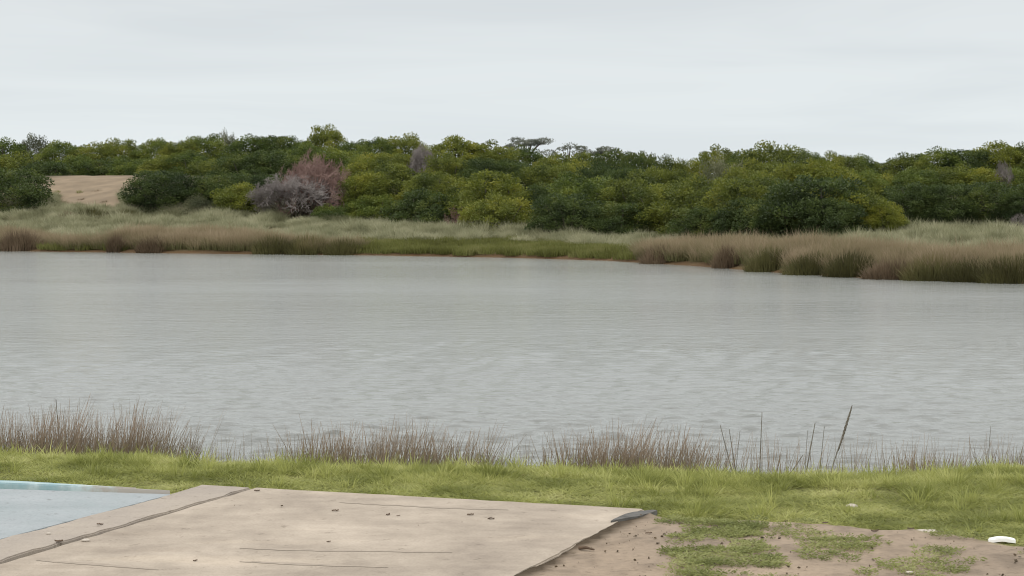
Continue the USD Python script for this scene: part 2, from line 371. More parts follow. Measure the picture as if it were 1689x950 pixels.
def steps(edges):
    out = []
    for a, b, d in edges:
        out += list(np.arange(a, b - 1e-6, d))
    return np.array(out + [edges[-1][1]])


gx = np.unique(np.round(np.concatenate([-np.geomspace(60, 1500, 22), np.arange(-60, -6, 0.75), np.arange(-6, 6.5, 0.07), np.arange(6.5, 60, 0.75), np.geomspace(60, 1500, 22)]), 3))
gy = np.unique(np.round(np.concatenate([-np.geomspace(1, 600, 14), np.arange(-1, 7, 1.0), np.arange(7, 15.5, 0.07), np.arange(15.5, 40, 0.7), np.arange(40, 150, 0.6), np.geomspace(150, 2500, 30)]), 3))
GX, GY = np.meshgrid(gx, gy)
GZ = height(GX, GY)


def pl(points, z=SL):
    return Polygon([at_z(x, y, z)[:2] for x, y in points])


# outlines on the ground, read off the photograph at the level of the paving
sand_near = pl([(400, 1150), (800, 950), (1040, 845), (1068, 841), (1105, 853), (1140, 856), (1180, 853), (1290, 853), (1360, 857), (1450, 866), (1560, 874), (1640, 885), (1689, 893), (2000, 930), (2600, 1100)])
slab_poly = pl([(422, 804), (1062, 839), (846, 952), (560, 1150), (-900, 1230), (-10, 931)])
weed_polys = [pl([(1128, 858), (1150, 858), (1185, 868), (1260, 872), (1230, 885), (1180, 880), (1150, 878)]),
              pl([(1150, 890), (1200, 880), (1275, 908), (1260, 925), (1215, 918), (1180, 930), (1150, 950), (1100, 950), (1130, 930), (1160, 905)]),
              pl([(1300, 900), (1360, 885), (1420, 895), (1400, 915), (1340, 925)])]
dune = Polygon([at_d(x, y, d)[:2] for x, y, d in ((78, 300, 124), (60, 345, 112), (140, 350, 109), (235, 350, 110), (222, 304, 125), (150, 296, 128), (100, 294, 127))])


def soft(poly, X, Y, w):
    pts = shapely.points(X, Y)
    inside = shapely.contains(poly, pts)
    d = shapely.distance(poly.exterior, pts)
    return smooth01(0.5 + np.where(inside, d, -d) / w)


col = np.zeros(GX.shape + (3,))
S = far_s(GX, GY)
nz = fbm(np.stack([GX * 0.5, GY * 0.5, 0 * GX], -1), 4, 9)
near_mask = GY < 30
soil_lawn = np.array([0.20, 0.19, 0.08])
col[:] = soil_lawn
mud = np.array([0.10, 0.062, 0.032])
far_c = np.array([0.155, 0.14, 0.08])[None, None] * (0.8 + 0.4 * nz[..., None])
litter = np.array([0.055, 0.048, 0.028])
fm = far_c * (1 - smooth01((S - 15) / 6))[..., None] + litter * smooth01((S - 15) / 6)[..., None]
w_mud = (1 - smooth01((S - 0.5) / 0.6))[..., None]
fm = fm * (1 - w_mud) + mud * w_mud
far_away = smooth01((S - 90) / 60)[..., None]
fm = fm * (1 - far_away) + np.array([0.06, 0.07, 0.03]) * far_away
box = (~near_mask) & (GX > -45) & (GX < -10) & (GY > 95) & (GY < 145)
wd = np.zeros(GX.shape)
wd[box] = soft(dune, GX[box], GY[box], 1.2)
fm = fm * (1 - wd[..., None]) + np.array([0.205, 0.158, 0.108]) * (0.72 + 0.56 * fbm(np.stack([GX * 1.1, GY * 1.1, 0 * GX], -1), 4, 13))[..., None] * wd[..., None]
col[~near_mask] = fm[~near_mask]
box = near_mask & (GY > 6) & (GY < 15.5) & (np.abs(GX) < 7)
ws = np.zeros(GX.shape)
jit = 0.12 * (fbm(np.stack([GX * 5, GY * 5, 0 * GX], -1), 3, 12) - 0.5)
ws[box] = soft(sand_near, (GX + jit)[box], (GY + jit)[box], 0.12)
fs = fbm(np.stack([GX * 7, GY * 7, 0 * GX], -1), 4, 15)
sandc = np.array([0.280, 0.220, 0.165]) * (1 - 0.25 * smooth01((fs - 0.55) / 0.15))[..., None]
nm = near_mask[..., None]
col = np.where(nm, col * (1 - ws[..., None]) + sandc * ws[..., None], col)
# under the paving the ground is dark soil
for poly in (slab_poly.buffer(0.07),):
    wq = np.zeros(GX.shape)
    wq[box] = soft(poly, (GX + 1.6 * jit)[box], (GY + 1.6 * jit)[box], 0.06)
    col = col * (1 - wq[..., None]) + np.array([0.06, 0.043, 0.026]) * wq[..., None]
# little hummocks and scuffs in the bare sand
GZ = GZ + ws * (0.035 * (fbm(np.stack([GX * 2.2, GY * 2.2, 0 * GX], -1), 4, 21) - 0.5) + 0.02 * (fs - 0.5) + 0.036)
nx, ny = len(gx), len(gy)
ii = (np.arange(ny - 1)[:, None] * nx + np.arange(nx - 1)[None]).ravel()
gf = np.concatenate([np.stack([ii, ii + 1, ii + nx + 1], 1), np.stack([ii, ii + nx + 1, ii + nx], 1)], 0)
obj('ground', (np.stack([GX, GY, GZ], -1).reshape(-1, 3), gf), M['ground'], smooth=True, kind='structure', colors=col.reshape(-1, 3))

# ------------------------------------------------------------------ lake
rng = np.random.default_rng(11)
rows, y = [], 11.0
while y < 150:
    rows.append(y)
    y += 0.036 * max(1.0, (y / 20.0)) ** 1.5
rows = np.array(rows)
u = np.concatenate([-np.geomspace(40, 1.06, 18), np.linspace(-1, 1, 430), np.geomspace(1.06, 40, 18)])
WY = np.repeat(rows[:, None], len(u), 1)
WX = u[None] * (0.36 * rows[:, None] + 2.5)
dyr = np.gradient(rows)[:, None]
dxr = (2.0 / 430) * (0.36 * rows[:, None] + 2.5)
WZ = np.zeros_like(WX)
wx2 = WX + 0.6 * (fbm(np.stack([WX * 0.22, WY * 0.22, 0 * WX], -1), 2, 31) - 0.5)
wy2 = WY + 0.5 * (fbm(np.stack([WX * 0.25, WY * 0.25, 0 * WX + 5], -1), 2, 33) - 0.5)
gust = (1.25 - 0.55 * smooth01((WY - 25) / 50)) * (0.5 + 1.0 * fbm(np.stack([WX * 0.10, WY * 0.10, 0 * WX], -1), 3, 35))
chop = np.zeros_like(WX)
for k in range(64):
    lam = float(np.exp(rng.uniform(math.log(0.15), math.log(0.55))))
    th = math.radians(rng.normal(86, 20))
    kx, ky = 2 * math.pi / lam * math.cos(th), 2 * math.pi / lam * math.sin(th)
    keep = smooth01((lam / np.maximum(dyr * abs(math.sin(th)), dxr * abs(math.cos(th)) + 1e-6) - 2.0) / 2.0)
    keep = smooth01((lam / np.maximum(dyr * abs(math.sin(th)), dxr * abs(math.cos(th)) + 1e-6) - 2.5) / 4.0)
    w_ = keep * np.sin(kx * wx2 + ky * wy2 + rng.uniform(0, 6.28))
    WZ += 0.0026 * lam ** 0.9 * w_
    if lam < 0.30 and abs(th - 1.53) < 0.35:
        chop += lam * w_
chop /= max(float(chop.std()), 1e-6)
WZ = WZ * gust + 0.0075 * np.maximum(chop - 1.5, 0) * np.clip(gust, 0, 1.3)      # a few steeper wavelets stand out
WZ *= np.where(np.abs(u)[None] > 1.03, 0.0, 1.0)
WZ *= 1 - 0.85 * smooth01((WY - 20) / 24)                      # the far water is too distant for single waves: the relief of the material takes over
nu, nr = len(u), len(rows)
ii = (np.arange(nr - 1)[:, None] * nu + np.arange(nu - 1)[None]).ravel()
wf = np.concatenate([np.stack([ii, ii + 1, ii + nu + 1], 1), np.stack([ii, ii + nu + 1, ii + nu], 1)], 0)
obj('water', (np.stack([WX, WY, WZ], -1).reshape(-1, 3), wf), M['water'], smooth=True, kind='structure')

# ------------------------------------------------------------------ paving
pave = tag(UsdGeom.Xform.Define(stage, '/World/pavement'), 'concrete paving of a sandy slab, a grey strip and a blue painted slab', None, None, 'structure')


def ragged(points, amp, seed, step=0.05):
    "outline on the paving with slightly broken edges"
    ring = LineString([at_z(x, y, SL)[:2] for x, y in points + points[:1]])
    n = int(ring.length / step)
    P = np.array([ring.interpolate(i * step).coords[0] for i in range(n)])
    q = np.stack([P[:, 0] * 7.1, P[:, 1] * 7.1, 0 * P[:, 0]], -1)
    P = P + amp * (np.stack([fbm(q, 4, seed), fbm(q, 4, seed + 50)], -1) - 0.5) * 2
    return Polygon(P).buffer(0)


def plate(poly, top, thick, chamfer=0.008):
    "slab with a chipped, chamfered rim"
    if poly.geom_type != 'Polygon':
        poly = max(poly.geoms, key=lambda g: g.area)
    poly = Polygon(poly.exterior)
    a = trimesh.creation.extrude_polygon(poly, thick - chamfer, engine='earcut')
    a.apply_translation([0, 0, top - thick])
    inner = poly.buffer(-chamfer)
    if inner.geom_type != 'Polygon':
        inner = max(inner.geoms, key=lambda g: g.area)
    b = trimesh.creation.extrude_polygon(inner, chamfer, engine='earcut')
    b.apply_translation([0, 0, top - chamfer])
    return trimesh.util.concatenate([a, b])


obj('concrete_slab', plate(ragged([(422, 804), (1062, 839), (846, 952), (560, 1150), (-900, 1230), (-20, 936)], 0.013, 3, 0.03), SL, 0.12), M['slab'], pave, label='sandy beige concrete slab with dark marks')
obj('concrete_strip', plate(ragged([(332, 798), (414, 803), (-42, 934), (-900, 1200), (-1300, 1160), (-30, 896), (292, 812)], 0.030, 5, 0.03), SL - 0.004, 0.12), M['strip'], pave, label='grey concrete strip between the slab and the blue paint')
obj('painted_slab', plate(ragged([(286, 813), (-25, 894), (-1300, 1158), (-2400, 1000), (-300, 795), (0, 804)], 0.006, 7), SL - 0.008, 0.12), M['blue'], pave, label='pale blue-grey painted slab')
obj('kerb', plate(ragged([(280, 812), (-300, 790), (-2400, 960), (-2400, 945), (-300, 786), (40, 798.5), (180, 807)], 0.006, 9), SL + 0.022, 0.15), M['cyan'], pave, label='low kerb painted pale cyan')


for pts_ in ([(395, 905), (560, 909), (745, 912)], [(560, 829), (700, 836), (838, 841)], [(60, 924), (160, 931), (262, 940)], [(395, 927), (500, 931), (640, 936)]):
    line = LineString([at_z(x, y, SL)[:2] for x, y in pts_]).segmentize(0.03)
    c = np.array(line.coords)
    t_ = np.linspace(0, 1, len(c))
    wv = (0.004 + 0.034 * fbm(np.stack([c[:, 0] * 4, c[:, 1] * 4, 0 * t_], -1), 3, 17)) * np.sin(np.pi * np.clip(t_, 0.02, 0.98)) ** 0.4
    c[:, 1] += 0.03 * (fbm(np.stack([c[:, 0] * 3, c[:, 1], 0 * t_], -1), 3, 18) - 0.5)
    v = np.vstack([np.column_stack([c[:, 0], c[:, 1] - wv, 0 * t_ + SL + 0.002]), np.column_stack([c[:, 0], c[:, 1] + wv, 0 * t_ + SL + 0.002])])
    q = np.arange(len(c) - 1)
    obj('stain_line', (v, np.vstack([np.column_stack([q, q + 1, q + 1 + len(c)]), np.column_stack([q, q + 1 + len(c), q + len(c)])])), M['stain'], pave, label='thin dark line across the sandy slab')

# ------------------------------------------------------------------ instanced ground cover
def class_prim(name):
    p = stage.CreateClassPrim('/World/' + name)
    return p


def instancer(name, protos, mat, pos, yaw, scale, idx, label, cat, lean=None):
    pi = UsdGeom.PointInstancer.Define(stage, '/World/' + name)
    targets = []
    for k, mesh in enumerate(protos):
        m = usdkit.mesh(stage, f'/World/{name}/tuft_{k:03d}' if k else f'/World/{name}/tuft', mesh, mat)
        targets.append(m.GetPath())
    pi.CreatePrototypesRel().SetTargets(targets)
    pi.CreatePositionsAttr(Vt.Vec3fArray.FromNumpy(np.asarray(pos, np.float32)))
    q = [Gf.Quath(float(math.cos(a / 2)), 0.0, 0.0, float(math.sin(a / 2))) for a in yaw]
    pi.CreateOrientationsAttr(Vt.QuathArray(q))
    pi.CreateScalesAttr(Vt.Vec3fArray.FromNumpy(np.asarray(scale, np.float32)))
    pi.CreateProtoIndicesAttr(Vt.IntArray.FromNumpy(np.asarray(idx, np.int32)))
    return tag(pi, label, cat, None, 'stuff')


def tuft(seed, n, radius, h, w, spread, bend=0.35, dome=0.0):
    r = np.random.default_rng(seed)
    rad = radius * np.sqrt(r.uniform(0, 1, n))
    a = r.uniform(0, 6.283, n)
    base = np.stack([rad * np.cos(a), rad * np.sin(a), np.full(n, -0.01)], 1)
    hh = h * r.uniform(0.45, 1.0, n) * (1 - dome * (rad / radius) ** 2)
    lean = np.stack([np.cos(a), np.sin(a)], 1) * (spread * rad / max(radius, 1e-6))[:, None] + r.normal(0, spread * 0.5, (n, 2))
    return blades(r, base, hh, w * r.uniform(0.6, 1.2, n), lean, bend)


# near lawn
rng = np.random.default_rng(21)
paved = shapely.unary_union([slab_poly.buffer(0.01), pl([(332, 798), (418, 803), (-35, 934), (-1300, 1160), (-30, 896), (292, 812)]).buffer(0.0), pl([(286, 813), (-25, 894), (-1300, 1158), (-2400, 1000), (-2400, 940), (-300, 784), (40, 796), (180, 804)]).buffer(0.0)])
bare = shapely.unary_union([paved, sand_near])


def scatter(n, x0, x1, y0, y1, ok):
    P = np.stack([rng.uniform(x0, x1, n), rng.uniform(y0, y1, n)], 1)
    return P[ok(P)]


big = scatter(9000, -7, 7.5, 8, 16.5, lambda P: (P[:, 1] < lip_y(P[:, 0]) + 1.2) & ~shapely.contains(bare.buffer(0.10), shapely.points(P)))
small = scatter(26000, -7, 7.5, 8, 16, lambda P: (P[:, 1] < lip_y(P[:, 0]) + 0.6) & ~shapely.contains(bare.buffer(0.015), shapely.points(P)) & shapely.contains(bare.buffer(0.25), shapely.points(P)))


def lawn_scale(P, n):
    near_lip = smooth01((P[:, 1] - lip_y(P[:, 0]) + 0.9) / 0.9)
    patch = fbm(np.stack([P[:, 0] * 1.7, P[:, 1] * 1.7, 0 * P[:, 0]], -1), 3, 77)
    return (0.15 + 1.3 * patch) * (0.75 + 0.8 * near_lip) * rng.uniform(0.7, 1.3, len(P))


lawn_protos = [tuft(100 + k, 150, 0.15, 0.062, 0.008, 0.10, 0.55, 0.3) for k in range(4)] + [tuft(120 + k, 26, 0.04, 0.055, 0.007, 0.05) for k in range(3)] + [tuft(130 + k, 34, 0.05, 0.17, 0.007, 0.09, 0.4, 0.3) for k in range(2)]
tall = scatter(7000, -7, 7.5, 8, 16, lambda P: (P[:, 1] < lip_y(P[:, 0]) + 0.9) & ~shapely.contains(bare.buffer(0.12), shapely.points(P)) & (rng.uniform(0, 1, len(P)) < 0.10 + 0.9 * smooth01((P[:, 1] - lip_y(P[:, 0]) + 0.55) / 0.6)))
pos = np.vstack([big, small, tall])
sc = np.concatenate([lawn_scale(big, 0), 0.75 * lawn_scale(small, 0), rng.uniform(0.3, 1.3, len(tall)) ** 1.3])
ix = np.concatenate([rng.integers(0, 4, len(big)), rng.integers(4, 7, len(small)), rng.integers(7, 9, len(tall))])
pz = np.column_stack([pos, height(pos[:, 0], pos[:, 1])])
instancer('grass', lawn_protos, M['lawn'], pz, rng.uniform(0, 6.28, len(pos)), np.stack([np.ones(len(pos)), np.ones(len(pos)), sc], 1), ix, 'rough green grass between the paving and the rushes', 'grass')

# weeds in the bare sand
wp = []
for k, (poly, n) in enumerate(zip(weed_polys, (150, 330, 80))):
    b = poly.bounds
    P = np.stack([rng.uniform(b[0], b[2], 4000), rng.uniform(b[1], b[3], 4000)], 1)
    f = fbm(np.stack([P[:, 0] * 5, P[:, 1] * 5, 0 * P[:, 0]], -1), 3, 60 + k)
    edge = shapely.distance(shapely.points(P), poly.centroid) / (0.5 * math.sqrt(poly.area) + 0.25)
    P = P[shapely.contains(poly.buffer(0.16), shapely.points(P)) & (f + rng.normal(0, 0.09, len(P)) > 0.40 + 0.16 * edge)][:n]
    wp.append(P)
P = np.stack([rng.uniform(0.9, 3.6, 5000), rng.uniform(8.5, 11.4, 5000)], 1)
f = fbm(np.stack([P[:, 0] * 3, P[:, 1] * 3, 0 * P[:, 0]], -1), 3, 66)
wp.append(P[shapely.contains(sand_near, shapely.points(P)) & (f > 0.58)][:420])
P = np.vstack(wp)


def weed(seed):
    r = np.random.default_rng(seed)
    n = 40
    a, rad = r.uniform(0, 6.28, n), 0.055 * np.sqrt(r.uniform(0, 1, n))
    c = np.stack([rad * np.cos(a), rad * np.sin(a), r.uniform(0.002, 0.020, n)], 1)
    ax = np.stack([np.cos(a), np.sin(a), r.uniform(-0.1, 0.6, n)], 1)
    return leaves(r, c, ax, r.uniform(0.012, 0.030, n), r.uniform(0.004, 0.008, n))


instancer('weeds', [weed(k) for k in range(4)], M['weed'], np.column_stack([P, height(P[:, 0], P[:, 1]) + 0.040]), rng.uniform(0, 6.28, len(P)), np.repeat(rng.uniform(0.5, 1.25, (len(P), 1)), 3, 1), rng.integers(0, 4, len(P)),
          'low green weeds creeping over the bare sand beside the slab', 'weeds')

# far bank: pale tussocks, brown reeds, green marsh grass
rng = np.random.default_rng(22)


def far_cover(name, n, x0, x1, s0, s1, keep, protos, mat, size, label, cat):
    X = rng.uniform(x0, x1, n)
    s = rng.uniform(s0, s1, n)
    g = (shore_y(X + 1) - shore_y(X - 1)) / 2
    Y = shore_y(X) + s * np.sqrt(1 + g * g)
    px = 844.5 + FPX * X / Y                                # bearing, in photo columns
    k = keep(X, s, px) & ~shapely.contains(dune.buffer(-1.1), shapely.points(X, Y))
    X, Y, s = X[k], Y[k], s[k]
    sc = size(X, s, px[k]) * rng.uniform(0.7, 1.25, len(X))
    pos = np.stack([X, Y, height(X, Y) - 0.02], 1)
    instancer(name, protos, mat, pos, rng.uniform(0, 6.28, len(X)), np.stack([sc, sc, sc], 1), rng.integers(0, len(protos), len(X)), label, cat)


tus = [tuft(200 + k, 190, 0.42, 0.66, 0.026, 0.30, 0.4, 0.55) for k in range(4)]
ree = [tuft(220 + k, 190, 0.60, 1.05, 0.022, 0.34, 0.25, 0.35) for k in range(5)]
mar = [tuft(240 + k, 150, 0.42, 0.34, 0.030, 0.10) for k in range(3)]


def brown_zone(px):
    "width of the brown reed belt in metres from the water, by bearing"
    return np.interp(px, [-400, 0, 85, 100, 180, 230, 400, 440, 590, 620, 1040, 1060, 1150, 1300, 1700, 2600], [4, 4, 4, 1.5, 1.5, 5, 5, 2.0, 1.2, 0, 0, 2.0, 3.5, 4.5, 5.5, 6])


def green_zone(px):
    return np.interp(px, [-400, 0, 70, 90, 160, 200, 560, 600, 900, 1040, 1060, 1070, 2600], [0, 0, 0, 2.5, 2.5, 0, 0, 4.0, 5.0, 3.0, 1.5, 0, 0])


far_cover('tussock_grass', 13000, -46, 34, 0.8, 26, lambda X, s, px: (s > brown_zone(px) * 0.85) & (s > green_zone(px) * 0.8) & (s < np.interp(px, [1300, 1480], [20, 27])) & (fbm(np.stack([X * 0.8, s * 0.8, 0 * X], -1), 3, 47) > 0.42), tus, M['grass_pale'],
          lambda X, s, px: 0.45 + 1.1 * fbm(np.stack([X * 0.7, s * 0.8, 0 * X], -1), 3, 41), 'pale sage-green tussock grass covering the far bank below the bushes', 'tussock grass')
far_cover('reeds', 4600, -46, 34, 0.55, 6.5, lambda X, s, px: s < brown_zone(px), ree, M['grass_brown'],
          lambda X, s, px: (0.5 + 0.85 * fbm(np.stack([X * 0.45, s * 0.6, 0 * X], -1), 3, 43)) * np.interp(px, [600, 1060, 1250, 1700], [0.9, 0.85, 0.92, 0.86]), 'tawny brown reeds along the far waterline', 'reeds')
far_cover('marsh_grass', 3600, -46, 34, 0.35, 6, lambda X, s, px: s < green_zone(px), mar, M['grass_green'],
          lambda X, s, px: 0.7 + 0.6 * fbm(np.stack([X * 0.3, s * 0.5, 0 * X], -1), 3, 45), 'bright green marsh grass at the far waterline', 'marsh grass')

def hit(px, py, D=42.0):
    "distance at which the sight line through this pixel meets the far bank"
    Ds = np.arange(D, 175, 0.25)
    d = ray(px, py)
    X, Z = d[0] / d[1] * Ds, CAM_Z + d[2] / d[1] * Ds
    below = Z <= height(X, Ds)
    return float(Ds[np.argmax(below)]) if below.any() else 175.0


# distinct rush clumps on the far bank: photo column, row of the foot, width and height in pixels
far_clumps = [
    (94, 318, 11, 6, 'grass_green', 'tiny yellow-green tuft on the left half of the sand patch'),
    (131, 318, 12, 7, 'grass_green', 'tiny olive tuft in the middle of the sand patch'),
    (106, 335, 12, 6, 'tuft_brown', 'tiny brown tuft low on the left half of the sand patch'),
    (134, 330, 14, 5, 'tuft_brown', 'small brown tuft low in the middle of the sand patch'),
    (160, 316, 16, 4, 'tuft_brown', 'flat brown tuft high on the right half of the sand patch'),
    (172, 334, 13, 5, 'tuft_brown', 'flat brown tuft low on the right half of the sand patch'),
    (42, 404, 70, 40, 'tuft_brown', 'dark russet rush clump at the far waterline, nearest the left picture edge'),
    (203, 404, 30, 34, 'tuft_brown', 'narrow dark russet rush clump on the far waterline below the sand patch'),
    (262, 405, 52, 30, 'tuft_brown', 'broad dull brown rush clump right of the narrow one below the sand'),
    (112, 366, 40, 20, 'tuft_brown', 'small brown tuft at the foot of the sand patch'),
    (150, 364, 58, 26, 'rush_dark', 'low dark green tuft in front of the sand patch'),
    (212, 362, 40, 20, 'rush_dark', 'low dark green tuft between sand patch and round dark bush'),
    (455, 409, 66, 34, 'rush_dark', 'dark green rush clump at the waterline below the bare grey bush, leftmost of three'),
    (510, 410, 70, 36, 'rush_dark', 'dark green rush clump at the waterline below the bare reddish bush, middle of three'),
    (568, 411, 62, 30, 'rush_dark', 'dark green rush clump beside the bright marsh grass, rightmost of three'),
    (1082, 430, 56, 34, 'tuft_brown', 'russet rush clump where the bright marsh grass ends'),
    (1196, 441, 44, 42, 'tuft_brown', 'tall russet rush clump on the right far shore, paler reeds on both sides'),
    (1262, 446, 50, 42, 'rush_dark', 'dark green rush clump right of the tall russet clump'),
    (1340, 452, 70, 40, 'rush_dark', 'dark green rush clump in front of the tallest dark bush'),
    (1400, 455, 60, 44, 'rush_dark', 'dark green rush clump below the red-brown dead bush'),
    (1468, 458, 66, 36, 'tuft_brown', 'russet rush clump below the yellow-green bush'),
    (1535, 461, 70, 44, 'rush_dark', 'dark green rush clump on the right shore below the dry grass clearing'),
    (1600, 463, 60, 40, 'rush_dark', 'dark green rush clump, second from the right picture edge'),
    (1662, 465, 76, 48, 'rush_dark', 'large dark green rush clump at the right picture edge'),
]
for k, (px, py, w, h, mk, lab) in enumerate(far_clumps):
    Y = hit(px, py)
    X = at_d(px, py, Y)[0]
    if py > 390:
        Y = float(shore_y(X)) + 0.30
    m = Y / FPX
    if px > 1200:
        w, h = w * 1.4, h * 1.05
    r = np.random.default_rng(300 + k)
    n = int(420 + 6 * w) if h > 12 else 70
    a, rad = r.uniform(0, 6.28, n), np.sqrt(r.uniform(0, 1, n))
    bx, by = rad * np.cos(a) * w * m / 2, rad * np.sin(a) * min(w * m / 2, 0.7)
    dome_h = h * m * (1 - 0.55 * rad ** 2)
    zz = height(X + bx, Y + by) - float(height(X, Y))
    base = np.stack([bx, by, zz - 0.03], 1)
    lean = np.stack([bx, by], 1) * 0.25 + r.normal(0, 0.09, (n, 2))
    t = thing('rush_clump', lab, 'rushes', (X, Y, float(height(X, Y))))
    obj('stems', blades(r, base, dome_h * r.uniform(0.6, 1.12, n), np.full(n, 0.03 if h > 12 else 0.016), lean, 0.25), M[mk], t, kind='stuff')


# ------------------------------------------------------------------ shrubs and trees
def crown(seed, R=2.2, H=3.6, lobes=46, n=21000, upright=0.0, leaf=(0.095, 0.185), low=0.12):
    """a rounded bush of overlapping leafy lobes. Returns (trunk, crown) meshes; about 2R wide and H tall"""
    r = np.random.default_rng(seed)
    cz = H * 0.42
    L, rad = [], []
    k = 0
    while len(L) < lobes and k < 4000:
        k += 1
        d = r.normal(size=3)
        d /= np.linalg.norm(d)
        if d[2] < -0.55:
            continue
        f = r.uniform(0.70, 0.90)
        p = np.array([d[0] * R * f, d[1] * R * f, cz + d[2] * (H - cz if d[2] > 0 else cz - 0.3) * f])
        q = r.uniform(0.34, 0.72) * R / 2.2
        if any(np.linalg.norm(p - o) < 0.55 * (q + e) for o, e in zip(L, rad)):
            continue
        L.append(p); rad.append(q)
    for a in np.arange(0, 6.28, 0.62) + r.uniform(0, 1):
        q = r.uniform(0.42, 0.66) * R / 2.2
        L.append(np.array([math.cos(a) * R * r.uniform(0.6, 0.8), math.sin(a) * R * r.uniform(0.6, 0.8), q * 0.75])); rad.append(q)
    L, rad = np.array(L), np.array(rad)
    share = rad ** 2 / (rad ** 2).sum()
    C, A = [], []
    for p, q, s in zip(L, rad, share):
        m = int(n * 0.80 * s)
        d = r.normal(size=(m, 3))
        d /= np.linalg.norm(d, axis=1, keepdims=True)
        keep = (d[:, 2] > -0.35) | (r.uniform(0, 1, m) < 0.35)
        d = d[keep]
        rr = q * (1 - 0.8 * r.uniform(0, 1, len(d)) ** 1.6) * (0.82 + 0.4 * fbm(d * 2.2 + p, 2, seed))
        C.append(p + d * rr[:, None] * np.array([1, 1, 0.8 + upright]))
        A.append(d + np.array([0, 0, 0.35 + upright]) + r.normal(0, 0.55, d.shape))
    m = int(n * 0.20)                                       # leaves deep inside
    d = r.normal(size=(m, 3))
    d /= np.linalg.norm(d, axis=1, keepdims=True)
    f = r.uniform(0.2, 0.75, m) ** 0.5
    c = np.stack([d[:, 0] * R * f * 0.8, d[:, 1] * R * f * 0.8, cz + d[:, 2] * np.where(d[:, 2] > 0, H - cz, cz - low) * f * 0.85], 1)
    C.append(c); A.append(d + r.normal(0, 0.6, d.shape))
    C, A = np.vstack(C), np.vstack(A)
    k = C[:, 2] > low
    C, A = C[k], A[k]
    cr = leaves(r, C, A, r.uniform(leaf[0], leaf[1], len(C)), r.uniform(leaf[0], leaf[1], len(C)) * 0.5)
    tr = []
    for p in L[r.permutation(len(L))[:9]]:
        b = r.normal(0, 0.14, 3) * np.array([1, 1, 0])
        mid = b * 0.4 + p * np.array([0.4, 0.4, 0.5]) + r.normal(0, 0.1, 3)
        tr.append(tube([b - [0, 0, 0.25], mid, p], [0.085, 0.06, 0.02], 5))
    return merge(tr), cr


def shrub_class(name, mat, seed, **kw):
    p = stage.CreateClassPrim('/World/' + name)
    tr, cr = crown(seed, **kw)
    usdkit.mesh(stage, f'/World/{name}/trunk', tr, M['bark'])
    usdkit.mesh(stage, f'/World/{name}/crown', cr, M[mat])
    return p, kw.get('R', 2.2), kw.get('H', 3.6)


CLS = {
    'dark': [shrub_class(f'dark_shrub_shape_{k}', 'leaf_dark', 400 + k) for k in range(3)],
    'mid': [shrub_class(f'mid_shrub_shape_{k}', 'leaf_mid', 410 + k) for k in range(3)],
    'olive': [shrub_class(f'olive_shrub_shape_{k}', 'leaf_olive', 420 + k) for k in range(4)],
    'yellow': [shrub_class(f'yellow_shrub_shape_{k}', 'leaf_yellow', 430 + k) for k in range(2)],
    'grey': [shrub_class(f'grey_shrub_shape_{k}', 'leaf_grey', 440 + k, upright=0.5, n=15000, lobes=26) for k in range(2)],
}

